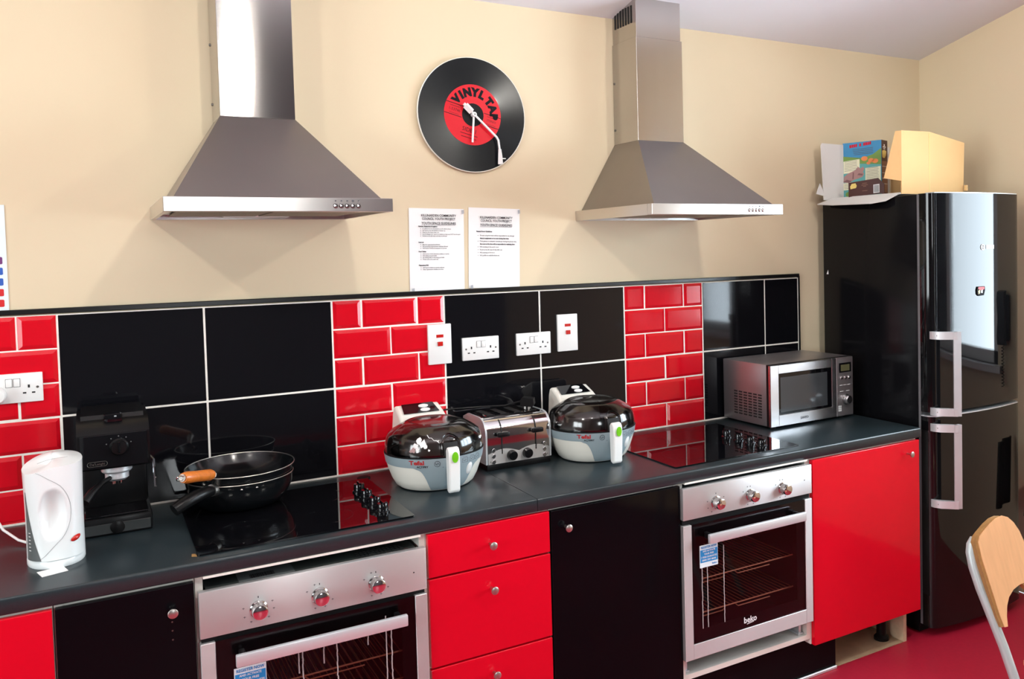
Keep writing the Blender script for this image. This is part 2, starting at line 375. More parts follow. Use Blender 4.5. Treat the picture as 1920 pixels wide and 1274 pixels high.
# drawers
t = thing('drawer_unit', 'red gloss unit of three drawers right of the left oven', 'cabinet'); carcass(t, 0.601, 0.997)
for z0, z1, kz in ((0.737, 0.864, 0.802), (0.471, 0.731, 0.667), (0.153, 0.465, 0.409)):
    d_ = slab(t, 0.602, 0.995, z0, z1, 'door_red', 'drawer_front'); knob(d_, 0.795, kz)
# black cabinet middle
t = thing('base_cabinet', 'wide black gloss base cabinet between the red drawers and the right oven', 'cabinet'); carcass(t, 1.0, 1.498)
d_ = slab(t, 1.001, 1.494, 0.153, 0.863, 'door_black', 'door'); knob(d_, 1.050, 0.808)
# red cabinet right
t = thing('base_cabinet', 'red gloss base cabinet standing next to the fridge', 'cabinet')
carcass(t, 2.103, 2.703)
d_ = slab(t, 2.106, 2.703, 0.150, 0.862, 'door_red', 'door'); knob(d_, 2.630, 0.815)
MB().box(2.665, 2.683, -0.600, -0.10, 0.0, 0.15).build('side_board', 'carcass_raw', t, 'raw chipboard end of the plinth return')
for lx, ly in ((2.61, -0.53), (2.61, -0.12), (2.2, -0.12)):
    MB().lathe([(0.031, 0.0), (0.031, 0.012), (0.021, 0.022), (0.021, 0.12), (0.033, 0.135), (0.033, 0.15)], 20, (lx, ly, 0.001)).build('leg', 'black_plastic', t, 'black adjustable plastic leg')
# oven housings
def ledges(x0, x1):
    def f(m):
        m.box(x0 + .018, x1 - .018, -0.655, -0.637, 0.863, 0.8695)
        m.box(x0 + .018, x1 - .018, -0.638, -0.05, 0.232, 0.238) if x0 < 1 else None
    return f
t = thing('oven_housing', 'white cabinet frame around the left oven', 'cabinet'); carcass(t, -0.006, 0.600, extra=ledges(-0.006, 0.600), back=False, rail=False)
t = thing('oven_housing', 'white cabinet frame around the right oven with an open slot below', 'cabinet')
carcass(t, 1.499, 2.102, extra=ledges(1.499, 2.102), zb=0.172, rail=False)
for sx in (1.524, 2.060):
    m = MB().box(sx, sx + 0.012, -0.62, -0.1, 0.196, 0.236).box(sx - .006, sx + 0.018, -0.625, -0.1, 0.192, 0.198); m.build('drawer_runner', 'aluminium', t, 'metal drawer runner left in the open slot')
tag(MB().box(-1.1, 2.270, -0.602, -0.584, 0.0, 0.148, 0.001, 1).build('plinth', 'door_black'), 'black plinth board along the floor under the cabinets', 'plinth')
tag(MB().box(1.2, 2.268, -0.612, -0.6035, 0.0, 0.012, 0.002, 1).build('floor_strip', 'aluminium'), 'silver sealing strip at the foot of the black plinth', 'strip')

# ------------------------------------------------------------------ ovens
def oven(x0, ztop, pz, dz1, dz0, label, rightone):
    W = 0.592; t = thing('built_in_oven', label, 'oven', (x0, -0.66, dz0)); zt = ztop - dz0; zp = pz - dz0; d1 = dz1 - dz0; y = 0.0
    # body shell behind: open box
    m = MB(); m.box(.03, .562, 0.02, 0.54, zt - .06, zt - .012).box(.03, .05, .02, .54, .01, zt - .06).box(.542, .562, .02, .54, .01, zt - .06).box(.03, .562, .02, .54, .0, .02).box(.03, .562, .52, .54, .02, zt - .06)
    b = m.build('oven_body', 'oven_inside', t)
    MB().box(.02, .572, .01, .5, zt - .012, zt - .004).build('top_plate', 'oven_top', t)
    m = MB()
    for i in range(12):
        for j in range(4): m.box(.41 + i * .011, .418 + i * .011, .02 + j * .014, .028 + j * .014, zt - .0045, zt - .003)
    m.build('vent_slots', 'dark_slot', t)
    MB().box(.10, .24, .018, .09, zt - .0042, zt - .0034).build('rating_label', 'label_grey', t)
    m = MB(); random.seed(3); xx = .13
    while xx < .19: q = random.choice((.0012, .002, .003)); m.box(xx, xx + q, .03, .06, zt - .0034, zt - .003); xx += q + .0015
    m.build('barcode', 'dark_slot', t)
    # control panel
    p = MB().box(0, W, -.014, .006, zp, zt, .0025, 2).build('control_panel', 'steel_panel', t)
    for i, kx in enumerate((.140, .295, .447)):
        kz = (zp + zt) / 2 - (.012 if not rightone else .012)
        k = MB().lathe([(.0225, 0), (.0225, -.004), (.0195, -.006), (.0195, -.030), (.0185, -.032)], 28, (kx, -.014, kz), 'y', cap=False).build('knob', 'steel', p)
        MB().lathe([(.0185, -.032), (.0160, -.0335), (.0, -.0336)], 28, (kx, -.014, kz), 'y', cap=False).build('knob_cap', 'chrome', k)
        MB().box(kx - .001, kx + .001, -.0144, -.0138, kz + .029, kz + .034).build('knob_mark', 'ink', p)
        m = MB()
        for q in ((-150, -115, -75, 65, 100, 140) if i == 0 else (-60, -20, 120, 160, 200)):
            a = R(90 - q); cx, cz = kx + .038 * math.cos(a), kz + .034 * math.sin(a)
            m.box(cx - .003, cx + .003, -.0143, -.0138, cz - .0006, cz + .0006).box(cx - .0006, cx + .0006, -.0143, -.0138, cz - .003, cz + .002)
        m.build('knob_symbols', 'ink_grey', p)['kind'] = 'stuff'
    MB().lathe([(.002, 0), (.002, -.0006)], 10, (.555, -.014, zp + .055), 'y').build('pilot_light', 'ink', p)
    # gap strip
    MB().box(.004, W - .004, -.002, .012, d1 - .006, zp + .004).build('seal_strip', 'black_matte', t)
    # door: steel frame, dark pane, handle
    gx0, gx1, gz0 = .035, .556, .054
    d_ = MB().box(0, gx0, -.014, .012, 0, d1, .002, 1).box(gx1, W, -.014, .012, 0, d1, .002, 1).box(gx0 - .002, gx1 + .002, -.014, .012, 0, gz0, .002, 1).build('oven_door', 'steel_panel', t)
    MB().box(gx0, gx1, -.013, -.010, gz0, d1).build('door_glass', 'oven_glass', d_, 'dark glass of the oven door')
    m = MB()   # black printed surround behind the glass
    m.box(gx0, gx1, -.0095, -.008, d1 - .075, d1).box(gx0, gx0 + .04, -.0095, -.008, gz0, d1 - .075).box(gx1 - .04, gx1, -.0095, -.008, gz0, d1 - .075).box(gx0 + .04, gx1 - .04, -.0095, -.008, gz0, gz0 + .045)
    m.build('glass_border', 'black_matte', d_)
    hz = d1 - .045
    h = MB().box(.076, .520, -.062, -.048, hz - .016, hz + .016, .003, 2).build('door_handle', 'aluminium', d_)
    for hx in (.088, .494): MB().box(hx, hx + .014, -.05, -.010, hz - .010, hz + .012, .002, 1).build('handle_post', 'black_plastic', h)
    # racks
    for rz in ((.135, .255) if rightone else (.10, .22, .30)):
        m = MB().tube([(.06, .03, rz), (.53, .03, rz)], .0028, 6).tube([(.06, .035, rz - .016), (.20, .035, rz - .016), (.215, .035, rz)], .0022, 6).tube([(.25, .035, rz), (.27, .035, rz - .016), (.42, .035, rz - .016)], .0022, 6)
        for k in range(24): m.tube([(.075 + k * .0195, .03, rz), (.075 + k * .0195, .40, rz)], .0016, 5)
        m.build('oven_rack', 'rack_brown', t)
    # dried drips on the pane
    m = MB(); random.seed(11 if rightone else 5)
    for dx, za, zb_ in (((.075, .10, .33), (.098, .10, .33), (.170, .10, d1 - .095)) if rightone else ((.245, .05, .40), (.335, .05, .42), (.47, .02, .43), (.485, .02, .42), (.42, .36, .41), (.30, .34, .40), (.235, .33, .39))):
        z = za
        while z < zb_:
            q = random.uniform(.006, .02); jx = random.uniform(-.0008, .0008); m.box(dx + jx - .0016, dx + jx + .0016, -.0136, -.0129, z, min(z + q, zb_)); z += q
        m.build('dried_drip', 'drip', d_, 'pale dried drip streak on the oven glass'); m = MB()
    # guarantee sticker
    sx0, sz1 = (.066, .391) if rightone else (.075, .385)
    s = MB().box(sx0, sx0 + .078, -.0142, -.0130, sz1 - .078, sz1).build('sticker', 'sticker_white', d_, 'blue and white guarantee sticker')
    MB().box(sx0 + .002, sx0 + .076, -.0148, -.0140, sz1 - .060, sz1 - .016).build('sticker_field', 'sticker_blue', s)
    fy = lambda zz: face_y(sx0 + .039, -.0150, zz)
    MB().text('REGISTER NOW', .011, fy(sz1 - .008), width=.068, bold=.0003).build('sticker_heading', 'sticker_blue', s)
    m = MB()
    for i, (tx, sz, wd) in enumerate((('AND ACTIVATE', .0085, .054), ('YOUR FREE', .0085, .042), ('2 YEAR GUARANTEE', .0085, .068), ('0800 597 8846', .0085, .06))):
        m.text(tx, sz, fy(sz1 - .0215 - i * .0105), width=wd, bold=.0002)
    m.build('sticker_print', 'ink_white', s); MB().text('beko', .010, face_y(sx0 + .062, -.0150, sz1 - .069), bold=.0002).build('sticker_logo', 'sticker_blue', s)
    m = MB().text('beko', .030, face_y(.285, -.0142, .083), bold=.0008); m.prism([(-.016, -.013), (.016, -.009), (.016, -.0115), (-.016, -.0155)], lambda u, v, q: (.285 + u, -.0142 - q, .083 + v), 0, .0004)
    m.build('door_logo', 'ink_white', d_)
    return t
o1 = oven(-0.002, 0.836, 0.716, 0.703, 0.236, 'stainless built-in oven under the left hob beside the red drawers', False)
o2 = oven(1.4945, 0.854, 0.745, 0.726, 0.256, 'stainless built-in oven under the right hob beside the large red door', True)

# ------------------------------------------------------------------ hobs
def hob(x0, y0, label, kx, ky):
    t = thing('ceramic_hob', label, 'hob', (x0, y0, 0.9103)); W, D = .576, .51
    MB().prism(rrect(0, W, 0, D, .006, 3), lambda u, v, q: (u, v, q), 0, .005).build('glass_top', 'black_glass', t)
    for cx, cy, r_ in ((.145, .14, .09), (.145, .375, .075), (.36, .14, .072), (.36, .375, .095)):
        MB().lathe([(r_, .0052), (r_ - .0015, .0053), (r_ - .0015, .0051), (r_, .005)], 48, (cx, cy, 0), cap=False).build('cooking_zone', 'zone_ring', t)
    for y in ky:
        k = MB().lathe([(.021, 0), (.021, .004), (.017, .006), (.0165, .024), (.015, .027), (.0, .0272)], 24, (kx - x0, y - y0, .005), cap=False).build('knob', 'black_gloss', t)
        MB().box(kx - x0 - .0035, kx - x0 + .0035, y - y0 - .017, y - y0 + .017, .03, .037, .001, 1).build('knob_grip', 'black_gloss', k)
    return t
hob(0.006, -0.613, 'black ceramic hob under the wok and pan', 0.512, (-0.525, -0.445, -0.35, -0.265))
hob(1.513, -0.608, 'black ceramic hob in front of the microwave, with nothing on it', 1.956, (-0.545, -0.480, -0.410, -0.335))

# ------------------------------------------------------------------ cooker hoods
def hood(x0, zb, label, section):
    t = thing('cooker_hood', label, 'cooker hood', (x0, YW, zb)); W, D, B = .602, .554, .039
    m = MB().box(0, W, -D, -D + .03, 0, B, .0012, 1).box(0, .012, -D + .03, -.03, 0, B).box(W - .012, W, -D + .03, -.03, 0, B).box(0, W, -.03, -.002, 0, B).box(.012, W - .012, -D + .03, -.03, .014, B - .001)
    band = m.build('rim_band', 'steel_band', t)
    for i in (0, 1): MB().box(.045 + i * .258, .293 + i * .258, -D + .07, -.09, .007, .0115, .001, 1).build('grease_filter', 'filter_mesh', t)
    MB().box(.2, .4, -.082, -.045, .005, .0115, .001, 1).build('lamp_cover', 'white_plastic', t)
    c0, c1, cd = .190, .410, .184; h = .309 - B; i0 = .026
    lo = [(i0, -D + i0, B), (W - i0, -D + i0, B), (W - i0, -.002, B), (i0, -.002, B)]; hi = [(c0, -cd, B + h), (c1, -cd, B + h), (c1, -.002, B + h), (c0, -.002, B + h)]
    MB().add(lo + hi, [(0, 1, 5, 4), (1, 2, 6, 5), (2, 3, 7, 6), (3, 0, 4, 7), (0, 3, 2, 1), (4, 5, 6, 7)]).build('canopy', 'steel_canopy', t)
    zs = 2.51 - zb
    top = ceil_z(YW - .1) - zb + .02
    if section:
        ch = MB().box(c0, c1, -cd, -.002, B + h, zs, .001, 1).build('chimney', 'steel', t)
        up = MB().box(c0 + .004, c1 - .004, -cd + .004, -.002, zs, top, .001, 1).build('upper_chimney', 'steel', t)
        for k in range(7): MB().box(c0 + .002, c0 + .006, -.150 + k * .020, -.140 + k * .020, zs + .060, zs + .128).build('vent_slot', 'dark_slot', up)
    else:
        ch = MB().box(c0, c1, -cd, -.002, B + h, top, .001, 1).build('chimney', 'steel', t)
    for zz in (.06, .25): MB().lathe([(.005, 0), (.004, -.003), (0, -.0032)], 10, (c0, -.012, B + h + zz), 'x', cap=False).build('screw', 'screw', ch)
    for k in range(5):
        bx = (.437 + k * .0162)
        MB().lathe([(.0062, 0), (.0062, -.003), (.0045, -.0055), (0, -.006)], 16, (bx, -D, .0165), 'y', cap=False).build('button', 'chrome', band)
        MB().lathe([(.0074, 0), (.0074, -.0006)], 16, (bx, -D, .0165), 'y').build('button_ring', 'dark_slot', band)
    m = MB()
    for k in range(5):
        bx = (.437 + k * .0162); m.prism(circ(0, 0, .0025, 8) if k != 3 else circ(0, 0, .0035, 8), lambda u, v, q: (bx + u, -D - .0003 - q, .0305 + v), 0, .0003)
    m.build('button_icons', 'ink_grey', band)['kind'] = 'stuff'
    return t
hood(-0.034, 1.802, 'steel pyramid cooker hood over the left hob, left of the record clock', False)
hood(1.481, 1.794, 'steel pyramid cooker hood over the right hob, with vent slots near the ceiling', True)

# ------------------------------------------------------------------ record clock
ck = thing('wall_clock', 'round wall clock made like a black vinyl record with red label', 'clock', (1.047, YW, 2.190))
ck.rotation_euler = (0, R(14.5), 0)
MB().lathe([(.2115, -.004), (.2140, -.006), (.2147, -.011), (.2140, -.0155), (.2125, -.0162), (.2112, -.0155)], 72, axis='y', cap=False).build('rim', 'cream_plastic', ck)
m = MB().lathe([(.2115, -.004), (.2115, -.0150), (.112, -.0155)], 96, axis='y', cap=False); m.build('record_disc', 'vinyl', ck)
MB().lathe([(.113, -.0152), (.113, -.0157), (.043, -.0158)], 64, axis='y', cap=False).build('record_label', 'record_red', ck)
MB().lathe([(.043, -.0152), (.043, -.0159), (.0, -.0160)], 40, axis='y', cap=False).build('label_centre', 'black_matte', ck)
lp = MB(); YT = -.0161
def arc_text(m, s, rad, size, angs, bold=0.0):
    for ch, a in zip(s, angs):
        A = R(a); cx, cz = rad * math.sin(A), rad * math.cos(A)
        m.text(ch, size, lambda u, v: (cx + u * math.cos(A) + v * math.sin(A), YT, cz - u * math.sin(A) + v * math.cos(A)), bold=bold)
arc_text(lp, 'VINYL', .083, .040, (-63, -46, -28, -7, 12), .0034)
arc_text(lp, 'TAP', .083, .040, (37, 57, 77), .0034)
for z in (.020, -.022): lp.box(-.111, -.041, YT, YT + .0003, z - .0012, z + .0012).box(.041, .111, YT, YT + .0003, z - .0012, z + .0012)
lp.text('SIDE 1', .022, face_y(0, YT, -.060)); lp.text('1-53746', .014, face_y(-.074, YT, -.002)); lp.text('STEREO', .011, face_y(.076, YT, -.002))
for i, z in enumerate((-.076, -.088)): lp.box(-.034 + i * .006, .036 - i * .003, YT, YT + .0003, z - .001, z + .001)
for dx in (-.074, .076): lp.box(dx - .02, dx + .018, YT, YT + .0003, .0105, .012).box(dx - .018, dx + .02, YT, YT + .0003, -.0165, -.0155)
lp.build('label_print', 'ink', ck)
def unrot(x, z):   # photograph-upright offsets into the turned dial
    a = R(14.5); return (x * math.cos(a) - z * math.sin(a), x * math.sin(a) + z * math.cos(a))
def pth(pts, y): return [(unrot(x, z)[0], y, unrot(x, z)[1]) for x, z in pts]
m = MB().tube(pth([(0, 0), (.087, -.080), (.094, -.092), (.098, -.125), (.099, -.14)], -.030), .0042, 8)
hx = pth([(.099, -.125), (.100, -.150), (.1005, -.182)], -.030); m.tube(hx, 0, 4, radii=[.006, .0085, .0105])
m.tube(pth([(.103, -.160), (.122, -.160)], -.030), .002, 6)
m.tube(pth([(0, 0), (-.012, .011)], -.030), .0045, 8)
m.tube(pth([(-.010, .009), (-.034, .032)], -.030), .0125, 4).tube(pth([(-.034, .032), (-.040, .037)], -.030), .006, 6)
m.build('minute_hand', 'hand_white', ck, 'white minute hand shaped like a tonearm')
MB().tube(pth([(0, 0), (-.0085, -.103)], -.025), .0038, 6).build('hour_hand', 'hand_white', ck)
h = MB().lathe([(.009, -.016), (.009, -.033), (.006, -.036)], 20, axis='y').build('hub', 'hand_white', ck); MB().lathe([(.003, -.036), (.003, -.0372)], 10, axis='y').build('hub_pin', 'screw', h)

# ------------------------------------------------------------------ notices on the wall
def notice(x0, z0, tilt, label, lines, sub):
    t = thing('paper_notice', label, 'notice', (x0, YW - .0008, z0)); t.rotation_euler = (0, R(tilt), 0)
    def fn(u, v):
        q = v
        return (u * .2105, -.0012 - .002 * math.sin(u * 3.1) * math.sin(v * 5), q * .303)
    pg = MB().grid(fn, 9, 9).build('sheet', 'paper', t)
    f = lambda u, v: (lambda a, b: (u + a, -.0042, v + b))
    m = MB()
    for k, (tx, zz, wd) in enumerate(lines[0]): m.text(tx, .0125, f(.112, zz), width=wd, bold=.0002)
    m.box(.046, .176, -.0042, -.0040, lines[0][2][1] - .0068, lines[0][2][1] - .0060)
    for (tx, zz, x, bl) in lines[1]:
        if bl: m.prism(circ(x - .007, zz, .0013, 6), lambda u, v, q: (u, -.0042 + q, v), 0, .0002)
        m.text(tx, sub[1] if not bl else sub[0], f(x, zz), align='LEFT', sx=sub[2], bold=.0003 if not bl else .00008)
    m.build('printed_text', 'ink', t)
    for (cx, cz) in ((.206, .292), (.012, .004)):
        MB().prism([(-.004, -.008), (.005, -.006), (.004, .008), (-.005, .006)], lambda u, v, q: (cx + u, -.0045 - q, cz + v), 0, .0004).build('tape', 'tape_grey', t)
H3 = lambda z: [('KILLINARDEN COMMUNITY', z, .134), ('COUNCIL YOUTH PROJECT', z - .0125, .128), ('YOUTH SPACE GUIDELINES', z - .0285, .132)]
L1 = []
def para(L, z, head, items, hx, bx, step):
    L.append((head, z, hx, False)); z -= step * 1.3
    for it in items: L.append((it, z, bx, True)); z -= step
para(L1, .2365, 'Kitchen, Equipment & hygiene', ['A rubbish bin is in the kitchen so all rubbish please', 'NO food to be left behind or freezer up', 'Wash up the dishes after use', 'Any breakages etc. report to leaders so they can NOT be damaged', 'Kitchen to be left clean and tidy at all times'], .034, .049, .0066)
para(L1, .1785, 'Internet', ['Must be supervised at all times', 'No accessing inappropriate websites allowed', 'NO food or drink at computers or printer'], .034, .049, .0066)
para(L1, .1445, 'Pool Tables', ['NO food or drink allowed on tables or nearby', 'NO sitting on pool table', 'No hitting balls or throwing pool balls', 'Three cues to be used only'], .034, .049, .0066)
para(L1, .0945, 'Playstation/Wii', ['NO food or drink at console cabinets', 'Only 2 games per member at a time'], .034, .049, .0066)
notice(0.789, 1.5405, 1.0, 'white printed notice with many short bulleted sections, left of the pair', (H3(.2765), L1), (.0056, .0062, .95))
L2 = [('General Room Guidelines:', .2135, .030, False)]
z = .1985
for tx, bl in (('Groups using the room will be responsible for any damage', 1), ('done to equipment or to room during their time', 2), ('If any games or computer consoles go missing the group using', 1), ('the room at the time will be responsible for replacing them', 2), ('NO smoking in the youth room', 1), ('Room to be left clean & tidy after use', 1), ('NO jumping on furniture', 1), ('NO graffiti on walls/furniture etc', 1)):
    L2.append((tx, z, .044 if bl == 1 else .0445, bl == 1)); z -= .0108
notice(1.0155, 1.5435, 1.6, 'white printed notice with one short bulleted list, right of the pair', (H3(.2665), L2), (.0068, .0068, .88))
# poster at left
t = thing('wall_poster', 'white poster with coloured squares at the left edge above the socket', 'poster', (-0.62, YW - .001, 1.541))
MB().box(0, .2105, -.002, 0, 0, .306).build('sheet', 'sticker_white', t)
for k, mm in enumerate(('poster_red', 'poster_red', 'poster_blue', 'poster_blue', 'poster_purple')):
    for j in range(3): MB().prism(rrect(.0, .045, 0, .021, .003, 2), lambda u, v, q: (.155 - j * .055 + u, -.0022 - q, .010 + k * .031 + v), 0, .0004).build('coloured_square', mm, t)

# ------------------------------------------------------------------ sockets and cooker switches
def plate(t, w_, h_, d=.011):
    return MB().box(0, w_, -d, 0, 0, h_, .0025, 2).build('face_plate', 'white_plastic', t)
def screws(p, pts):
    for x, z in pts:
        MB().lathe([(.0036, 0), (.0034, -.0008), (0, -.001)], 12, (x, -.011, z), 'y', cap=False).build('screw', 'screw', p)
def socket(x, z, label):
    t = thing('double_socket', label, 'socket', (x, -.001, z), group='double sockets on the tiles'); p = plate(t, .1465, .086)
    screws(p, ((.0135, .043), (.133, .043)))
    for s_ in (-1, 1):
        MB().box(.07325 + s_ * .0095 - .0075, .07325 + s_ * .0095 + .0075, -.0145, -.010, .0475, .0705, .0015, 2).build('rocker', 'white_plastic', p)
        MB().box(.07325 + s_ * .0095 - .0085, .07325 + s_ * .0095 + .0085, -.0114, -.0108, .0465, .0715).build('rocker_gap', 'ink_grey', p)
        cx = .07325 + s_ * .0385
        for a, b, w2, h2 in ((0, .047, .0026, .0045), (-.011, .028, .0042, .0022), (.011, .028, .0042, .0022)):
            MB().box(cx + a - w2, cx + a + w2, -.0115, -.0105, b - h2, b + h2).build('pin_hole', 'dark_slot', p)
    return t
socket(0.9765, 1.2725, 'white double socket on the black tiles, nearer the left cooker switch')
socket(1.1975, 1.2735, 'white double socket crossing a tile joint, nearer the right cooker switch')
socket(-0.482, 1.2695, 'white double socket on the red tiles above the kettle')
def cooker_switch(x, z, label):
    t = thing('cooker_switch', label, 'switch', (x, -.001, z), group='cooker switches'); p = plate(t, .089, .147, .012)
    screws(p, ((.0445, .134), (.0445, .013)))
    MB().box(.031, .058, -.0128, -.0110, .098, .109).build('neon_lamp', 'neon_red', p)
    MB().box(.0345, .0545, -.0165, -.0110, .067, .083, .0012, 1).build('red_rocker', 'neon_red', p)
cooker_switch(0.8445, 1.2695, 'tall white cooker switch with red rocker, half over the red tiles')
cooker_switch(1.3765, 1.2755, 'tall white cooker switch with red rocker, wholly on a black tile')
t = thing('plug', 'white round plug in the socket above the kettle', 'plug', (-.449, -.0125, 1.297))
MB().lathe([(.025, 0), (.025, -.022), (.021, -.03), (.0, -.031)], 28, axis='y', cap=False).build('plug_body', 'white_plastic', t)
pts = [(-.006, -.026, -.022), (-.03, -.04, -.10), (-.04, -.05, -.20), (-.028, -.09, -.29), (.012, -.15, -.355), (.05, -.21, -.374), (.085, -.26, -.378)]
MB().tube(pts, .0035, 8).build('cable', 'white_plastic', t)

# ------------------------------------------------------------------ kettle
kt = thing('jug_kettle', 'white plastic jug kettle with red switch in front of the coffee machine', 'kettle', (-0.306, -0.425, 0.9103), R(6))
KA, KB, KH = .0635, .078, .262
def kprof(v):   # scale of the plan with height
    return 1.0 + .035 * v - .02 * math.sin(v * 3.14)
def ksurf(a, v, off=0.0):
    s_ = kprof(v); c, s2 = math.cos(a), math.sin(a)
    ex = 0.82; x = (KA * s_ + off) * math.copysign(abs(c) ** ex, c); y = (KB * s_ + off) * math.copysign(abs(s2) ** ex, s2)
    top = KH - .020 * max(0.0, -c) * 1.0 + .006 * s2
    z = .022 + (top - .022) * v
    # thumb hollow of the grip on the camera-facing side
    da = ((a - R(262)) / R(24)); dv = (v - .50) / .27; q = da * da + dv * dv
    if q < 1.0:
        k = (1 - q) ** 0.8 * .024; x -= k * c; y -= k * s2
    return (x, y, z)
MB().lathe([(.062, 0), (.064, .004), (.064, .018), (.061, .0225)], 40).build('power_base', 'kettle_white', kt)
for v in kt.children[0].data.vertices: v.co.y *= 1.2
body = MB().grid(lambda u, v: ksurf(u * 2 * math.pi, v), 120, 40, wrap=True).build('body', 'kettle_white', kt, ang=60)
m = MB()
def klid(u, v):
    p = ksurf(u * 2 * math.pi, 1.0); r_ = 1 - v; return (p[0] * r_, p[1] * r_, p[2] + .010 * math.sin(v * 1.57))
m.grid(klid, 72, 8, wrap=True); lid = m.build('lid', 'kettle_white', kt, ang=60)
MB().tube([(-.035 + k * .008, -.05 + .012 * math.sin(k * .5), KH + .003 + .0012 * k) for k in range(9)], .0006, 6).build('lid_seam', 'seam_grey', lid)
# curved seam and water window
def kon(a, v, off): return ksurf(R(a), v, off)
m = MB().tube([kon(236 + 58 * math.sin(math.pi * k / 24) ** 0.8, 1 - k / 24.0 * .98, .0004) for k in range(25)], .0006, 5); m.build('seam', 'seam_grey', body)
def gauge(u, v):
    vv = .005 + v * .78; return ksurf(R(196 + u * (40 * (1 - v) ** 1.4 + 3)), vv, .0008)
MB().grid(gauge, 10, 24).build('water_window', 'label_grey', body, 'grey water level window', fix=False)
m = MB()
for k in range(6): m.tube([kon(206, .12 + k * .04, .0012), kon(212, .12 + k * .04, .0012)], .0008, 4)
m.build('level_marks', 'ink_white', body)
def ksw(u, v):
    th = 2 * math.pi * u; a = 303 + 13 * v * math.cos(th); w2 = .195 + .030 * v * math.sin(th) + .012 * v * math.cos(th); return ksurf(R(a), w2, .0015 + .004 * (1 - v * v))
MB().grid(ksw, 24, 6, wrap=True).build('switch', 'neon_red', body, 'red rocker switch')
tag(MB().sheet([(-0.346, -0.507, .9106), (-0.291, -0.490, .9106), (-0.279, -0.536, .9106), (-0.333, -0.553, .9106)], .0012, (0, 0, 1)).build('paper_slip', 'paper'), 'small blank white slip of paper on the worktop before the kettle', 'paper')

# ------------------------------------------------------------------ espresso machine
cm = thing('coffee_machine', 'black espresso machine with steel filter holder behind the kettle', 'coffee machine', (-0.165, -0.155, 0.9103))
b = MB().box(-.088, .088, -.125, .11, 0, .052, .008, 2).build('base', 'black_plastic', cm)
MB().box(-.082, .082, -.127, -.1235, .006, .034, .001, 1).build('tray_front', 'tray_steel', b)
MB().lathe([(.018, 0), (.018, -.006), (.014, -.008), (0, -.008)], 20, (.0, -.124, .022), 'y', cap=False).build('tray_grip', 'black_plastic', b)
g = MB().box(-.078, .078, -.118, .0, .052, .056, .001, 1)
for k in range(9): g.box(-.07 + k * .0165, -.064 + k * .0165, -.112, -.008, .0562, .0575)
g.build('drip_grid', 'black_gloss', b)
MB().box(-.084, .084, -.005, .11, .05, .20, .012, 2).build('column', 'black_plastic', cm)
def headp(u, v, q): return (q, u, v)
hd = [(-.112, .185), (-.118, .195), (-.118, .285), (-.105, .300), (-.07, .318), (.09, .325), (.108, .315), (.11, .185)]
hdm = MB().prism(hd, headp, -.089, .089).build('brew_head', 'black_plastic', cm)
MB().box(-.083, .083, -.1205, -.1175, .19, .283, .001, 1).build('front_panel', 'black_gloss', hdm)
lidp = [(-.062, .318), (-.055, .330), (.085, .338), (.10, .328), (.10, .318)]
MB().prism(lidp, headp, -.078, .078).build('water_lid', 'black_plastic', cm)
MB().box(-.022, .024, -.088, -.05, .308, .335, .006, 2).build('boiler_cap', 'black_gloss', cm)
k = MB().lathe([(.024, 0), (.024, -.006), (.020, -.010), (.019, -.018), (0, -.0185)], 28, (.012, -.120, .246), 'y', cap=False).build('control_dial', 'black_plastic', hdm)
MB().box(.009, .015, -.143, -.138, .232, .262, .001, 1).build('dial_grip', 'black_gloss', k)
m = MB()
for a in (-70, -35, 0, 35, 70):
    q = R(90 - a); m.box(.012 + .032 * math.cos(q) - .0015, .012 + .032 * math.cos(q) + .0015, -.1212, -.1206, .246 + .030 * math.sin(q) - .0015, .246 + .030 * math.sin(q) + .0015)
m.build('dial_symbols', 'label_grey', hdm)
m = MB().text("De'Longhi", .009, face_y(-.042, -.1215, .2035)); m.tube([(x, -.1208, z) for x, z in rrect(-.066, -.018, .197, .210, .006, 4)], .0006, 4, closed=True); m.build('logo', 'screw', hdm)
grp = MB().lathe([(.039, .187), (.039, .172), (.036, .168), (.033, .166)], 36, (.005, -.07, 0)).build('group_ring', 'aluminium', cm)
MB().lathe([(.030, .168), (.030, .150), (.022, .143), (.010, .141)], 32, (.005, -.07, 0)).build('filter_holder', 'aluminium', cm)
for dx in (-.008, .008): MB().tube([(.005 + dx, -.07, .145), (.005 + dx, -.07, .132)], .005, 8).build('spout', 'chrome', cm)
MB().tube([(-.012, -.092, .155), (-.035, -.120, .148), (-.060, -.150, .130), (-.075, -.168, .112)], .009, 12, radii=[.006, .008, .012, .013]).build('handle', 'black_plastic', cm)
MB().tube([(.088, -.05, .2), (.098, -.075, .19), (.100, -.08, .11)], .0035, 8).build('steam_pipe', 'chrome', cm)

# ------------------------------------------------------------------ pans on the left hob
PX_, PY_ = 0.172, -0.170
def pan(z0, r0, r1, h, label, name, loc, tilt=(0, 0)):
    t = thing(name, label, 'pan', loc); t.rotation_euler = (R(tilt[0]), R(tilt[1]), 0)
    outer = [(r0 * .0, 0), (r0, 0.0)]
    for k in range(1, 9):
        a = k / 8; outer.append((r0 + (r1 - r0) * math.sin(a * math.pi / 2) ** .9, h * (1 - math.cos(a * math.pi / 2)) * .35 + h * a * .65))
    inner = [(max(r - .003, 0), z + .003) for r, z in outer[::-1]]
    b = MB().lathe(outer + [(r1 + .0015, h + .0015)] + inner[1:], 64, cap=False).build('bowl', 'wok_iron', t, ang=60)
    MB().tube([(r1 * math.cos(2 * math.pi * k / 64), r1 * math.sin(2 * math.pi * k / 64), h + .001) for k in range(64)], .0016, 6, closed=True).build('worn_rim', 'rim_worn', b, 'bare metal rim')
    return t
p1 = pan(0, .105, .155, .090, 'black frying pan with black handle, under the wok', 'frying_pan', (PX_, PY_, .9157))
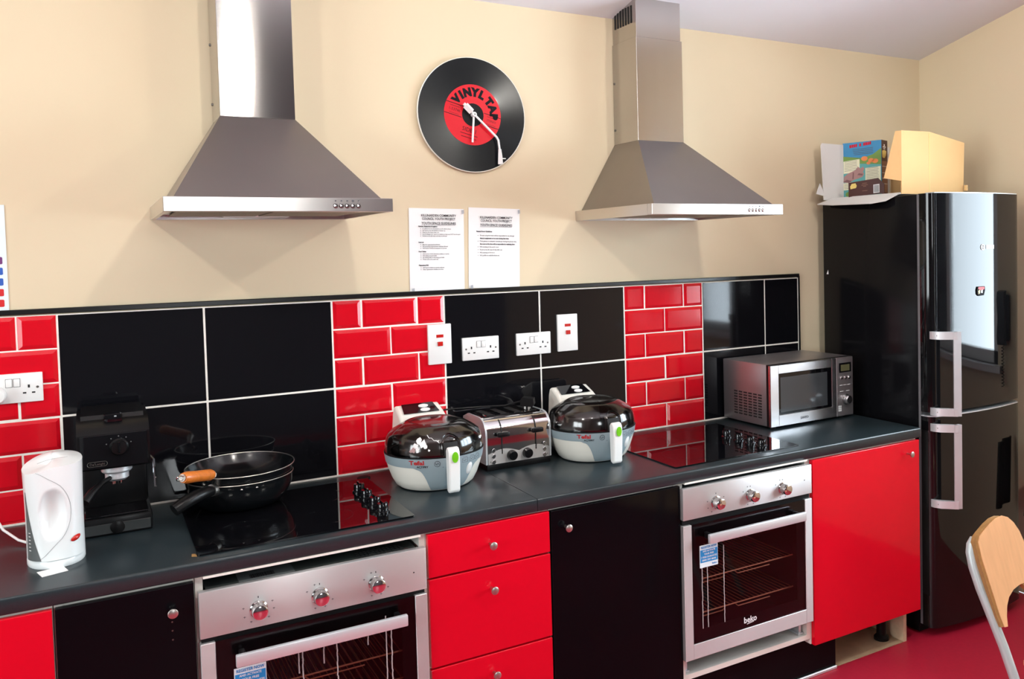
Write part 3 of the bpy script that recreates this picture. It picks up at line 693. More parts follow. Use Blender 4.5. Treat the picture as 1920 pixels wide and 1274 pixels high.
# handle points to the front left
hd = Vector((-.62, -.78, 0)).normalized()
def hp(d, z): return (hd.x * d, hd.y * d, z)
hb = MB().tube([(-.086, -.122, .080), (-.108, -.146, .086), (-.140, -.170, .083), (-.175, -.187, .072), (-.200, -.198, .060)], .015, 16, radii=[.012, .017, .0185, .0185, .0175]).build('handle', 'black_plastic', p1)
MB().tube([(-.082, -.118, .082), (-.098, -.134, .085)], .0175, 14).build('handle_ferrule', 'rim_worn', hb)
for a in (-8, 8):
    q = math.atan2(hd.y, hd.x) + R(a + 40); MB().lathe([(.005, 0), (.003, .003), (0, .0035)], 10, (.1515 * math.cos(q), .1515 * math.sin(q), .078), 'z', cap=False).build('rivet', 'rim_worn', p1)
p2 = pan(0, .050, .157, .085, 'black wok with orange wooden handle, resting in the frying pan', 'wok', (PX_ + .002, PY_ + .002, .9157 + .034), (1.5, 0))
w0 = Vector((-.103, -.116, .083)); w1 = Vector((-.097, -.150, .105)); wd_ = (Vector((-.179, -.232, .128)) - w1)
gr = MB().tube([w1 + wd_ * k for k in (0, .08, .3, .6, .9, 1.0)], .015, 16, radii=[.013, .0165, .0165, .0160, .0170, .0135]).build('grip', 'wood_handle', p2, 'worn orange wooden grip')
MB().tube([w0, w0 + (w1 - w0) * .6, w1], .008, 10, radii=[.007, .008, .0125]).build('grip_socket', 'rim_worn', p2)
e = w1 + wd_; MB().tube([w1 + wd_ * .995, w1 + wd_ * 1.03], .0105, 12).build('end_cap', 'rim_worn', gr)
dd = wd_.normalized(); sd = Vector((-dd.y, dd.x, 0)).normalized()
MB().tube([e + dd * (.012 + .012 * math.cos(2 * math.pi * k / 20)) + (sd * .5 + Vector((0, 0, .86))) * (.008 * math.sin(2 * math.pi * k / 20)) for k in range(20)], .0022, 6, closed=True).build('hanging_ring', 'chrome', gr)
for q in (-.012, .012): MB().lathe([(.005, 0), (.003, .003), (0, .0035)], 10, (w0.x + q, w0.y - q * .6 + .004, w0.z - .014), 'y', cap=False).build('rivet', 'rim_worn', p2)
# a little stray cap on the hob by the fryer
tag(MB().lathe([(.022, 0), (.022, .004), (.018, .006), (0, .006)], 24, (.575, -.085, .9105), cap=False).build('jar_lid', 'black_matte'), 'flat black lid lying behind the hob next to the left fryer', 'lid')

# ------------------------------------------------------------------ air fryers
def fryer(loc, label, torn):
    t = thing('air_fryer', label, 'air fryer', loc, group='air fryers'); ZS = .116
    prof = [(.118, .004), (.128, .012), (.140, .034), (.150, .062), (.158, .09), (.1625, ZS)]
    def rad(z):
        for (r0, z0), (r1, z1) in zip(prof, prof[1:]):
            if z <= z1: return r0 + (r1 - r0) * max(0, (z - z0)) / (z1 - z0)
        return prof[-1][0]
    lprof = [(.1605, ZS + .002), (.1615, ZS + .010), (.1590, ZS + .030), (.1545, ZS + .050), (.1480, ZS + .062), (.134, ZS + .072), (.110, ZS + .086), (.086, ZS + .097), (.080, ZS + .0945), (.070, ZS + .0950), (.0, ZS + .0975)]
    def lrad(z):
        for (r0, z0), (r1, z1) in zip(lprof, lprof[1:]):
            if z <= z1: return r0 + (r1 - r0) * max(0, (z - z0)) / (z1 - z0)
        return .05
    P = lambda a, z, off=0.0: ((rad(z) + off) * math.sin(a), -(rad(z) + off) * math.cos(a), z)
    LP = lambda a, z, off=0.0: ((lrad(z) + off) * math.sin(a), -(lrad(z) + off) * math.cos(a), z)
    base = MB().lathe([(.108, 0), (.116, .001), (.118, .004)], 64).build('foot', 'black_plastic', t)
    b = MB().lathe([(.0, .004)] + prof + [(.158, ZS + .001), (.140, ZS - .004), (.125, ZS - .06), (.0, ZS - .065)], 96, cap=False).build('body', 'cream_plastic', t)
    MB().lathe([(.0, ZS - .05), (.120, ZS - .05), (.138, ZS + .004), (.141, ZS + .004), (.124, ZS - .056)], 64, cap=False).build('inner_pan', 'black_matte', t)
    def zlow(deg):
        d = abs(deg)
        if d < 26: return .006
        if d < 40: k = (d - 26) / 14.0; return .006 + (ZS - .036 - .006) * (1 - (1 - k) ** 2.2)
        return ZS - .030 if d > 44 else ZS - .036 + (d - 40) / 4 * .006
    def band(u, v):
        deg = -150 + 300 * u; zl = zlow(deg); z = zl + (ZS - zl) * v; return P(R(deg), z, .0012)
    MB().grid(band, 161, 14).build('grey_band', 'fryer_grey', t, 'blue-grey front band', ang=60, fix=False)
    MB().lathe([(.162, ZS - .001), (.1632, ZS), (.1632, ZS + .003), (.160, ZS + .004)], 96, cap=False).build('seal_ring', 'black_matte', t)
    lid = MB().lathe(lprof, 96, cap=False).build('lid', 'smoked_lid', t, 'smoked see-through domed lid', ang=50)
    # arch and recess around the handle
    m = MB()
    for s2 in (0.0, .006):
        arch = [(-.032 + s2, ZS + .006)] + [(-(.032 - s2) * math.cos(math.pi * k / 12), ZS + .044 + (.028 - s2) * math.sin(math.pi * k / 12)) for k in range(13)] + [(.032 - s2, ZS + .006)]
        m.tube([LP(math.asin(x / .16), z, .002) for x, z in arch], .0020, 6)
    m.build('lid_arch', 'smoked_lid', lid)
    MB().grid(lambda u, v: LP((u - .5) * .30, ZS + .006 + v * .042, .003), 6, 6).build('latch_recess', 'dark_slot', lid, fix=False)
    # handle
    hpf = [(-.162, .010), (-.178, .004), (-.186, .012), (-.192, .100), (-.190, .138), (-.183, .150), (-.170, .152), (-.158, .140), (-.160, .06)]
    hh = MB().prism(hpf, lambda u, v, q: (q, u, v), -.0185, .0185)
    h = hh.build('handle', 'white_plastic', t)
    bv = h.modifiers.new('bevel', 'BEVEL'); bv.width = .005; bv.segments = 3; bv.limit_method = 'ANGLE'; bv.angle_limit = R(40)
    HY = lambda z: -.1865 - (.192 - .186) * (z - .012) / .088
    m = MB().prism(circ(0, .122, .0105, 24, .0175), lambda u, v, q: (u, HY(v) - .0015 - q, v), 0, .0022); gb = m.build('release_button', 'green_button', h, 'bright green release button')
    MB().prism(circ(0, .126, .0085, 20, .011), lambda u, v, q: (u, HY(v) - .0035 - q, v), 0, .0014).build('button_pad', 'green_button', gb)
    # controls right of the handle
    q0 = R(27)
    MB().grid(lambda u, v: (lambda r_, th: P(q0 + .088 * r_ * math.cos(th), .066 + .0200 * r_ * math.sin(th), .0012 + .0032 * (1 - r_ ** 4)))(v, u * 6.2832), 20, 5, wrap=True).build('start_button', 'white_plastic', t, 'white oval start button')
    m = MB()
    for i, a in enumerate((18, 29, 39)):
        zc = .098
        m.tube([P(R(a) + .07 * dx, zc + .0065 * dz, .0016) for dx, dz in ((-1, -1), (1, -1), (1, 1), (-1, 1))], .0005, 4, closed=True)
        m.tube([P(R(a) + .045 * dx, zc + .004 * dz, .0016) for dx, dz in ((-1, .3), (-.3, -.6), (.4, .5), (1, .1))], .0006, 4)
        m.tube([P(R(a) - .06, zc + .011, .0016), P(R(a) + .05, zc + .011, .0016)], .0006, 4)
    m.build('pictograms', 'ink_grey', t)['kind'] = 'stuff'
    # logo left of the handle
    lg = lambda a0, z0: (lambda u, v: P(R(a0) + u / .162, z0 + v, .0020))
    MB().text('Tefal', .0190, lg(-39.5, ZS - .0125), bold=.0007, width=.050).build('logo', 'ink_red', t)
    m = MB().text('ACTIFRY', .0095, lg(-33, ZS - .0255), width=.038, bold=.0002)
    m.tube([P(R(-36), ZS - .0295, .0018), P(R(-9), ZS - .0295, .0018)], .0004, 4)
    m.tube([P(R(-16.2) + .055 * math.cos(q), ZS - .017 + .0092 * math.sin(q), .0018) for q in [k * .3142 for k in range(20)]], .0006, 4, closed=True)
    m.tube([P(R(-16.2) + dx, ZS - .017 + dz, .0018) for dx, dz in ((-.035, .002), (-.01, -.004), (.01, .004), (.035, -.002))], .0008, 4)
    m.build('model_print', 'ink', t)
    # raised control housing at the back
    cp = [(.085, .03), (.10, .02), (.165, .02), (.178, .06), (.190, .210), (.186, .234), (.172, .241), (.120, .218), (.085, .196)]
    hs = MB()
    def hx(v): return .098 - .021 * max(0, min(1, (v - .06) / .19))
    n = len(cp); vsx = [(-hx(v), u, v) for u, v in cp] + [(hx(v), u, v) for u, v in cp]
    hs.add(vsx, [tuple(range(n))[::-1], tuple(range(n, 2 * n))] + [(k, (k + 1) % n, n + (k + 1) % n, n + k) for k in range(n)])
    H = hs.build('control_housing', 'cream_plastic', t); bv = H.modifiers.new('bevel', 'BEVEL'); bv.width = .008; bv.segments = 3; bv.limit_method = 'ANGLE'; bv.angle_limit = R(35)
    sl = lambda s2: (.112 + .060 * s2, .2155 + .0265 * s2)   # along the sloping top
    def top(x, s2, off):
        y, z = sl(s2); return (x, y - off * .4, z + off * .9)
    m = MB().sheet([top(-.063, .05, .0012), top(.063, .05, .0012), top(.056, .95, .0012), top(-.056, .95, .0012)], .001, (0, -.4, .9)); sc = m.build('display', 'black_gloss', H, 'dark display panel')
    for s2 in (.25, .62):
        MB().sheet([top(.016 + .022 * math.cos(q) * .8, s2 + .15 * math.sin(q), .0026) for q in [k * .5236 for k in range(12)]], .0022, (0, -.4, .9)).build('button', 'white_plastic', sc)
    if torn:
        random.seed(21); m = MB(); m2 = MB()
        for (a, z, s2, mm) in ((-37, .170, 1.4, m), (-33, .163, 1.3, m), (-40, .157, 1.1, m), (-29, .156, .9, m), (-43, .147, 1.1, m2), (-46, .141, .75, m2), (-38, .144, .9, m), (-25, .144, .45, m), (-31, .169, .9, m)):
            n = 9; ring = [(s2 * random.uniform(.45, 1.15) * .060 * math.cos(6.283 * k / n), s2 * random.uniform(.45, 1.15) * .0095 * math.sin(6.283 * k / n)) for k in range(n)]
            mm.add([LP(R(a) + u, z + v, .0012) for u, v in ring], [tuple(range(n))])
        for q in range(6): pass
        m.tube([LP(R(-28 + k * 3), .186 - k * .004 + .002 * (-1) ** k, .001) for k in range(6)], .0012, 4)
        m.build('torn_label', 'paper', lid, 'torn remains of a white paper label', fix=False); m2.build('torn_label_brown', 'cereal_pink', lid, fix=False)
    return t
fryer((0.762, -0.278, .9103), 'white and grey air fryer with torn label on its smoked lid, left of the toaster', True)
fryer((1.378, -0.262, .9103), 'white and grey air fryer with clean smoked lid, right of the toaster', False)

# ------------------------------------------------------------------ toaster
tt = thing('toaster', 'chrome four-slice toaster between the two air fryers', 'toaster', (1.084, -.145, .9103))
MB().box(-.124, .124, -.110, .108, 0, .022, .003, 2).build('base', 'black_plastic', tt)
tp = [(-.108, .022), (-.109, .115)] + [(-.109 + .055 * (1 - math.cos(R(a))), .125 + .055 * math.sin(R(a))) for a in (10, 25, 40, 55, 70, 82)] + [(-.05, .181), (.05, .181), (.095, .165), (.107, .13), (.107, .022)]
sh = MB().prism(tp, lambda u, v, q: (q, u, v), -.121, .121).build('shell', 'chrome', tt, ang=32)
for s_ in (-1, 1):
    MB().prism([(u * 1.012, v * 1.008) for u, v in tp], lambda u, v, q: (q, u, v), s_ * .121, s_ * .1275).build('side_cap', 'aluminium', tt)
tr = MB().box(-.112, .112, -.058, .075, .1808, .1835, .001, 1).build('slot_plate', 'black_gloss', tt)
for k in range(4):
    xc = -.082 + k * .0547; fr = MB().box(xc - .017, xc - .012, -.052, .07, .183, .1855).box(xc + .012, xc + .017, -.052, .07, .183, .1855); fr.build('slot_rim', 'chrome', tr)
    m = MB().box(xc - .012, xc + .012, -.05, .068, .1832, .1838); m.build('slot', 'dark_slot', tr)
# hump-topped lower panel
hum = [(-.119, .022)] + [(-.119, .058)] + [(x, .058 + .014 * abs(math.sin((x + .119) / .238 * 2 * math.pi)) + (.012 if abs(x) < .0 else 0)) for x in [(-.119 + .238 * k / 32) for k in range(1, 32)]] + [(.119, .058), (.119, .022)]
lp_ = MB().prism(hum, lambda u, v, q: (u, -.1092 - q, v), 0, .0012).build('lower_panel', 'steel_panel', tt)
for kx in (-.030, .030):
    MB().lathe([(.0185, 0), (.0185, -.005), (.0165, -.016), (.014, -.018), (0, -.0185)], 26, (kx, -.1104, .046), 'y', cap=False).build('browning_knob', 'black_gloss', lp_)
def front_off(z):   # front face depth at height z
    if z < .125: return -.1095
    a = math.asin(min(1, (z - .125) / .055)); return -.109 + .055 * (1 - math.cos(a)) - .0005
for kx in (-.066, .066):
    m = MB(); zz = [.055 + .118 * k / 14 for k in range(15)]
    m.add([(kx + s_ * .0022, front_off(z) - .0009, z) for z in zz for s_ in (-1, 1)], [(2 * i, 2 * i + 1, 2 * i + 3, 2 * i + 2) for i in range(14)])
    m.build('lever_slot', 'dark_slot', tt, fix=False)
    lv = MB().box(kx - .022, kx + .022, -.133, -.114, .118, .134, .004, 2).box(kx - .002, kx + .002, -.118, -.100, .122, .13); lv.build('lever', 'black_plastic', tt)
    for i in range(3):
        bx = kx * 1.50; bz = .071 - i * .020; s_ = 1 if kx > 0 else -1
        MB().lathe([(.0075, 0), (.0075, -.003), (.006, -.0042), (0, -.0042)], 18, (bx, -.1104, bz), 'y', cap=False).build('button', 'chrome', lp_)
    MB().text('A', .009, face_y(kx * 1.50 + (.012 if kx > 0 else -.012), -.1108, .031)).build('button_print', 'ink', lp_)
t = thing('mains_plug', 'black mains plug with its cable lying on top of the toaster', 'plug', (1.166, -.165, 1.0945), R(-35))
MB().prism([(-.026, .014), (.018, .010), (.024, .018), (.022, .040), (-.018, .046), (-.026, .036)], lambda u, v, q: (u, q, v), -.02, .02).build('plug_body', 'black_plastic', t)
for a, b in ((.004, -.011), (.004, .011), (-.012, 0)):
    MB().box(a - .003, a + .003, b - .002, b + .002, -.004, .014).build('pin', 'rim_worn', t)
_w = [(1.155, -.150, 1.125), (1.10, -.10, 1.105), (1.02, -.062, 1.104), (.95, -.035, 1.102), (.89, -.030, 1.103), (.858, -.028, 1.085), (.852, -.026, 1.0), (.865, -.028, .915)]
_q = [(Vector(p) - t.location) for p in _w]
MB().tube([(p.x * math.cos(R(35)) - p.y * math.sin(R(35)), p.x * math.sin(R(35)) + p.y * math.cos(R(35)), p.z) for p in _q], .0032, 8).build('cable', 'black_plastic', t)

# ------------------------------------------------------------------ microwave
mw = thing('microwave_oven', 'silver microwave oven with burgundy-looking side at the end of the worktop', 'microwave', (2.192, -.328, .9103), R(1.0))
mw['label'] = 'silver microwave oven with slotted grey side at the fridge end of the worktop'
W, D, H = .487, .305, .270; z0 = .010
cs = MB().box(.004, W - .004, .022, D, z0, H, .003, 2).build('case', 'micro_case', mw)
for k in range(6):
    sl_ = MB()
    for j in range(9): sl_.box(.0028, .0048, .055 + k * .031, .077 + k * .031, z0 + .030 + j * .0118, z0 + .036 + j * .0118)
    sl_.build('vent_slots', 'dark_slot', cs)
MB().box(0, W, .008, .024, z0, H, .003, 1).build('front_frame', 'black_plastic', mw)
dr = MB().box(0, .047, -.004, .010, z0, H - .002, .002, 1).box(.356, .383, -.004, .010, z0, H - .002, .002, 1).box(.045, .358, -.004, .010, z0, z0 + .048, .002, 1).box(.045, .358, -.004, .010, H - .040, H - .002, .002, 1).build('door', 'steel_micro', mw)
MB().box(.046, .357, -.001, .006, z0 + .046, H - .038).build('door_window', 'black_glass', dr)
MB().box(.058, .330, -.0016, -.0009, z0 + .058, H - .056).build('window_screen', 'pane_dark', dr)
MB().text('SANYO', .014, face_y(.19, -.0046, z0 + .022), bold=.0003, width=.046).build('logo', 'ink_grey', dr)
cpn = MB().box(.385, W, -.004, .010, z0, H - .002, .002, 1).build('control_panel', 'micro_case', mw)
MB().box(.400, .474, -.0052, -.0038, H - .068, H - .026, .001, 1).build('display_frame', 'black_gloss', cpn)
MB().box(.410, .464, -.0058, -.0050, H - .062, H - .034).build('display', 'lcd', cpn)
for k in range(3): MB().lathe([(.0078, 0), (.0076, -.004), (.005, -.006), (0, -.0062)], 18, (.412 + k * .024, -.004, H - .092), 'y', cap=False).build('button', 'chrome', cpn)
m = MB()
for k in range(3): m.box(.403 + k * .024, .420 + k * .024, -.0046, -.0040, H - .125, H - .1225)
for k in range(2): m.box(.405 + k * .038, .425 + k * .038, -.0046, -.0040, H - .152, H - .1495)
for i in range(2):
    for j in range(3): m.box(.394 + i * .010, .402 + i * .010, -.0046, -.0040, z0 + .022 + j * .009, z0 + .029 + j * .009)
m.build('panel_print', 'ink_white', cpn)['kind'] = 'stuff'
MB().lathe([(.0235, 0), (.0235, -.004), (.019, -.006), (.0185, -.020), (.016, -.023), (0, -.0232)], 32, (.440, -.004, H - .188), 'y', cap=False).build('dial', 'steel_micro', cpn)
for fx in (.03, W - .05):
    for fy_ in (.03, .25): MB().lathe([(.014, 0), (.014, .011)], 14, (fx + .01, fy_, 0)).build('foot', 'black_plastic', mw)

# ------------------------------------------------------------------ fridge freezer
FX0, FX1, FW = 2.782, 3.382, .60
fr = thing('fridge_freezer', 'tall black gloss fridge freezer with two silver handles', 'fridge', (FX0, 0, 0))
MB().box(0, FW, -.592, -.048, .03, 1.876, .004, 2).build('body', 'fridge_side', fr)
MB().box(.02, FW - .02, -.57, -.07, .0, .03).build('foot_base', 'black_matte', fr)
def bow(u):   # door front, bowed outwards
    e = min(u, 1 - u) * FW; edge = .022 * max(0, 1 - e / .022) ** 2
    return -.656 - .030 * (1 - (2 * u - 1) ** 2) + edge
def fdoor(z0, z1, name):
    us = [0, .004, .010, .018, .028, .037] + [.037 + .926 * k / 28 for k in range(1, 28)] + [.963, .972, .982, .990, .996, 1]
    poly = [(u * FW, bow(u)) for u in us] + [(FW, -.600), (0, -.600)]
    return MB().prism(poly, lambda u, v, q: (u, v, q), z0, z1).build(name, 'fridge_black', fr, ang=40)
fu = fdoor(.963, 1.878, 'upper_door'); fl = fdoor(.045, .942, 'lower_door')
MB().box(-.001, .004, -.604, -.593, .05, 1.875).box(.004, FW - .004, -.600, -.592, .05, 1.87).build('door_seal', 'gasket', fr)
MB().prism([(u * FW, bow(u) - .0012) for u in [k / 24 for k in range(1, 24)]] + [(FW * .97, -.62), (FW * .03, -.62)], lambda u, v, q: (u, v, q), 1.8785, 1.8815).build('top_trim', 'aluminium', fu)
MB().prism([(u * FW, bow(u) - .001) for u in [k / 24 for k in range(0, 25)]] + [(FW, -.60), (0, -.60)], lambda u, v, q: (u, v, q), .9435, .9475).build('mid_trim', 'aluminium', fr)
def fhandle(z0, z1, parent):
    g = MB().prism([(.056, -.722), (.052, -.728), (.082, -.742), (.087, -.735), (.084, -.722)], lambda u, v, q: (u, v, q), z0, z1).build('handle', 'aluminium', parent, 'brushed aluminium bar handle')
    for z in (z0, z1 - .032):
        a = MB().prism([(.006, -.646), (.004, -.662), (.014, -.690), (.064, -.738), (.072, -.728), (.024, -.672)], lambda u, v, q: (u, v, q), z, z + .032).build('handle_arm', 'aluminium', g)
        MB().lathe([(.005, 0), (.0045, -.002), (0, -.0022)], 12, (.014, -.678, z + .016), 'y', cap=False).build('screw', 'screw', a)
fhandle(.952, 1.303, fu); fhandle(.565, .917, fl)
bd = MB(); bd.lathe([(.0125, 0), (.0125, -.002), (.0085, -.002), (.0085, 0)], 24, (3.082 - FX0, bow(.5) - .0005, 1.648), 'y', cap=False); bd.lathe([(.004, 0), (.004, -.002)], 12, (3.082 - FX0, bow(.5) - .0005, 1.648), 'y'); bd.box(3.107 - FX0, 3.158 - FX0, bow(.56) - .002, bow(.56) + .004, 1.640, 1.657)
bd.build('badge', 'ink_white', fu, 'small white badge of a ring and bar')
mg = thing('fridge_magnet', 'small red and black picture magnet on the upper fridge door', 'magnet', (3.066, bow(.473) - .0015, 1.458))
MB().prism([(-.027, .008), (-.022, .022), (.024, .022), (.026, .006), (.018, -.016), (-.016, -.018), (-.026, -.010)], lambda u, v, q: (u, -q, v), 0, .003).build('backing', 'ink', mg)
MB().prism([(-.020, .012), (-.018, .020), (.020, .020), (.020, .010), (0, .006)], lambda u, v, q: (u, -.003 - q, v), 0, .0006).build('red_patch', 'poster_red', mg)
MB().prism([(-.020, .004), (-.008, .008), (-.008, -.006), (-.018, -.010)], lambda u, v, q: (u, -.003 - q, v), 0, .0006).build('yellow_patch', 'cereal_yellow', mg)
MB().prism([(-.002, .004), (.010, .008), (.008, -.006), (.000, -.006)], lambda u, v, q: (u, -.003 - q, v), 0, .0006).build('grey_patch', 'sticker_white', mg)
MB().box(-.0015, 0, -.056, -.050, 1.535, 1.555)
st = tag(MB().prism([(0, 0), (.012, .0), (.010, .020)], lambda u, v, q: (FX0 - .001 - q, -.070 - u, 1.535 + v), 0, .001).build('paper_scrap', 'paper'), 'tiny white paper scrap stuck on the fridge side near the wall', 'paper scrap')
# cloth and telephone beside the fridge
t = thing('hanging_cloth', 'dark green cloth hanging at the right edge, beside the fridge', 'cloth', (3.395, -.735, .46))
MB().grid(lambda u, v: (-.085 + .185 * u - .030 * (1 - v), .010 * math.sin(u * 9) - .004, .30 * v), 18, 12).build('drape', 'cloth_dark', t)
sld = t.children[0].modifiers.new('thickness', 'SOLIDIFY'); sld.thickness = .012
ph = thing('wall_telephone', 'black wall telephone handset with coiled cord beside the window', 'telephone', (XR, -.80, 1.12))
MB().box(-.03, 0, -.045, .045, .08, .30, .008, 2).build('base', 'black_plastic', ph)
MB().prism([(-.03, .06), (-.075, .065), (-.085, .10), (-.07, .19), (-.085, .28), (-.075, .315), (-.03, .32), (-.045, .26), (-.042, .12)], lambda u, v, q: (u, q, v), -.028, .028).build('handset', 'black_plastic', ph)
MB().tube([(-.04 + .010 * math.cos(k * .9), .010 * math.sin(k * .9), .06 - k * .0022) for k in range(90)], .0022, 5).build('coiled_cord', 'black_plastic', ph)

# ------------------------------------------------------------------ cartons on the fridge
cb = thing('cardboard_carton', 'open cardboard carton with tan side lying on the fridge top', 'carton', (2.80, 0, 1.8835))
def W2L(p): return (p[0] - 2.80, p[1], p[2] - 1.8835)
# near side panel (tan) and its angled flap
Y0 = -.50
pn = [(2.800, Y0, 1.885), (3.206, Y0, 1.885), (3.216, Y0, 2.120), (2.978, Y0, 2.159), (2.800, Y0, 2.156)]
MB().sheet([W2L(p) for p in pn], .005, (0, 1, 0)).build('near_side', 'card_tan', cb, 'tan side panel')
MB().sheet([W2L(p) for p in ((2.976, Y0 - .0004, 1.90), (2.980, Y0 - .0004, 1.90), (2.980, Y0 - .0004, 2.15), (2.976, Y0 - .0004, 2.15))], .0004, (0, -1, 0)).build('fold_crease', 'cereal_yellow', cb)
fp = [(2.800, Y0, 2.155), (2.800, Y0, 1.940), (2.752, Y0 + .055, 1.955), (2.786, Y0 + .02, 2.155)]
MB().sheet([W2L(p) for p in fp], .004, (.6, .7, 0)).build('near_flap', 'card_tan', cb)
MB().box(0, .41, -.495, -.09, .0005, .005).build('bottom_panel', 'card_white', cb)
# far side with its opened grey flap
MB().sheet([W2L(p) for p in ((2.862, -.085, 1.886), (3.20, -.085, 1.886), (3.20, -.085, 2.145), (2.862, -.085, 2.145))], .004, (0, 1, 0)).build('far_side', 'card_white', cb)
MB().sheet([W2L(p) for p in ((2.768, -.072, 1.884), (2.862, -.085, 1.884), (2.862, -.085, 2.145), (2.765, -.068, 2.150), (2.760, -.066, 2.14))], .004, (0, 1, 0)).build('far_flap', 'card_white', cb, 'pale grey flap standing open')
MB().sheet([W2L(p) for p in ((2.756, -.06, 1.962), (2.722, -.070, 1.912), (2.778, -.075, 1.900))], .003, (0, 1, 0)).build('torn_corner', 'card_white', cb)
MB().sheet([W2L(p) for p in ((2.806, -.49, 1.8885), (2.806, -.09, 1.8885), (2.752, -.045, 1.862), (2.735, -.16, 1.853), (2.722, -.40, 1.847), (2.745, -.46, 1.855))], .004, (-.35, 0, .93)).build('bottom_flap', 'card_white', cb, 'pale grey flap hanging over the fridge edge')
for z in (1.886,):
    MB().sheet([W2L(p) for p in ((3.203, -.495, 1.886), (3.203, -.09, 1.886), (3.203, -.09, 2.12), (3.213, -.495, 2.12))], .004, (1, 0, 0)).build('end_panel', 'card_tan', cb)
MB().box(.405, .418, -.515, -.505, .02, .045).build('torn_tab', 'card_tan', cb)
# cereal box standing in the carton
ang_ = math.atan2(-.947, .32)
cz = thing('cereal_box', 'cereal box with hippo picture and brown side, standing in the carton', 'box', (2.945, -.262, 1.8890))
fu_ = Vector((-.32, .947, 0)); fs_ = Vector((.947, .32, 0)); nrm = Vector((-.947, -.32, 0)); ns_ = Vector((.32, -.947, 0))
CW, CH, CD = .190, .262, .066
def CF(u, v, d=0.0): # front face, u from the far edge to the near edge
    p = fu_ * (CW - u) + nrm * d; return (p.x, p.y, v)
def CS(u, v, d=0.0): # brown side face
    p = fs_ * u + ns_ * d; return (p.x, p.y, v)
m = MB(); c4 = [Vector((0, 0, 0)), fs_ * CD, fs_ * CD + fu_ * CW, fu_ * CW]
m.add([(p.x, p.y, 0) for p in c4] + [(p.x, p.y, CH) for p in c4], [(0, 3, 2, 1), (4, 5, 6, 7), (0, 1, 5, 4), (1, 2, 6, 5), (2, 3, 7, 6), (3, 0, 4, 7)])
bx_ = m.build('carton', 'cereal_blue', cz)
def patch(pts, name, mt, F=CF, d=.0006, par=None):
    return MB().prism(pts, lambda u, v, q: F(u, v, d + q), 0, .0004).build(name, mt, par or bx_)
patch([(0.001, .001), (.189, .001), (.189, .19), (0.001, .17)], 'print_field', 'cereal_teal', d=.0002)
patch([(0.04, .165), (.189, .150), (.189, .225), (.15, .20), (.10, .185), (0.001, .20), (0.001, .175)], 'print_meadow', 'cereal_green')
patch([(.004, .118), (.084, .124), (.084, .182), (.004, .176)], 'text_panel', 'cereal_cream', d=.0012)
patch([(.112, .072), (.186, .076), (.186, .142), (.112, .138)], 'text_panel', 'cereal_cream', d=.0012)
patch([(.002, .040), (.070, .043), (.070, .078), (.002, .074)], 'text_panel', 'cereal_cream', d=.0012)
m = MB()
for (x0_, x1_, za_, zb_) in ((.009, .079, .128, .174), (.117, .181, .082, .136), (.007, .066, .046, .070)):
    z = zb_
    while z > za_: m.prism([(x0_, z), (x1_ - random.uniform(0, .012), z + .003), (x1_ - .006, z + .0014), (x0_, z - .0014)], lambda u, v, q: CF(u, v, .0018 + q), 0, .0002); z -= .0072
z = .228
for k in range(4): m.prism([(.05 + k * .002, z), (.15, z + .004), (.15, z + .002), (.05 + k * .002, z - .0018)], lambda u, v, q: CF(u, v, .0018 + q), 0, .0002); z -= .008
m.build('small_print', 'ink_grey', bx_)
m = MB()
for k in range(11):
    x = .035 + k * .0098
    if k in (4, 6): continue
    m.prism([(x, .236 + k * .0008), (x + .0075, .238 + k * .0008), (x + .0075, .252 + k * .0008), (x, .250 + k * .0008)], lambda u, v, q: CF(u, v, .0012 + q), 0, .0003)
m.build('title_print', 'record_red', bx_)
hip = [(.002, .078), (.030, .074), (.060, .088), (.078, .092), (.098, .098), (.106, .112), (.100, .120), (.108, .136), (.100, .146), (.088, .138), (.076, .147), (.068, .138), (.062, .132), (.048, .126), (.026, .118), (.006, .104)]
patch(hip, 'hippo_print', 'cereal_pink', d=.0016)
patch([(.072, .108), (.098, .104), (.100, .112), (.080, .116)], 'hippo_shade', 'cereal_pink_dark', d=.0022)
patch([(.048, .090), (.054, .092), (.056, .122), (.050, .121)], 'hippo_shade', 'cereal_pink_dark', d=.0022)
patch([(.002, .080), (.03, .075), (.045, .082), (.02, .09)], 'hippo_shade', 'cereal_pink_dark', d=.0022)
for cx, cz_, r_ in ((.108, .182, .016), (.140, .172, .014), (.160, .168, .015), (.128, .160, .010)): patch(circ(cx, cz_, r_, 12, r_ * .7), 'flamingo_print', 'cereal_orange', d=.0014)
for cx, cz_, r_ in ((.06, .03, .022), (.03, .02, .018)): patch(circ(cx, cz_, r_, 10, r_ * .7), 'plant_print', 'cereal_green', d=.0014)
patch([(0, .0), (CD, .0), (CD, CH), (0, CH)], 'side_print', 'cereal_brown', CS, .0004)
patch([(.003, .02), (CD - .004, .02), (CD - .004, .165), (.003, .165)], 'side_table', 'cereal_brown_pale', CS, .001)
patch([(.006, .185), (.014, .18), (.034, .18), (.046, .192), (.052, .212), (.030, .218), (.006, .212)], 'side_emblem', 'cereal_yellow', CS, .001)
m = MB()
for (a, b, c, d_) in ((.014, .046, .228, .233), (.02, .04, .221, .2245), (.024, .036, .235, .243)): m.prism([(a, c), (b, c), (b, d_), (a, d_)], lambda u, v, q: CS(u, v, .001 + q), 0, .0003)
for z in (.06, .085, .11, .14): m.prism([(.004, z), (CD - .005, z), (CD - .005, z + .002), (.004, z + .002)], lambda u, v, q: CS(u, v, .0014 + q), 0, .0003)
m.build('side_text', 'ink_white', bx_)
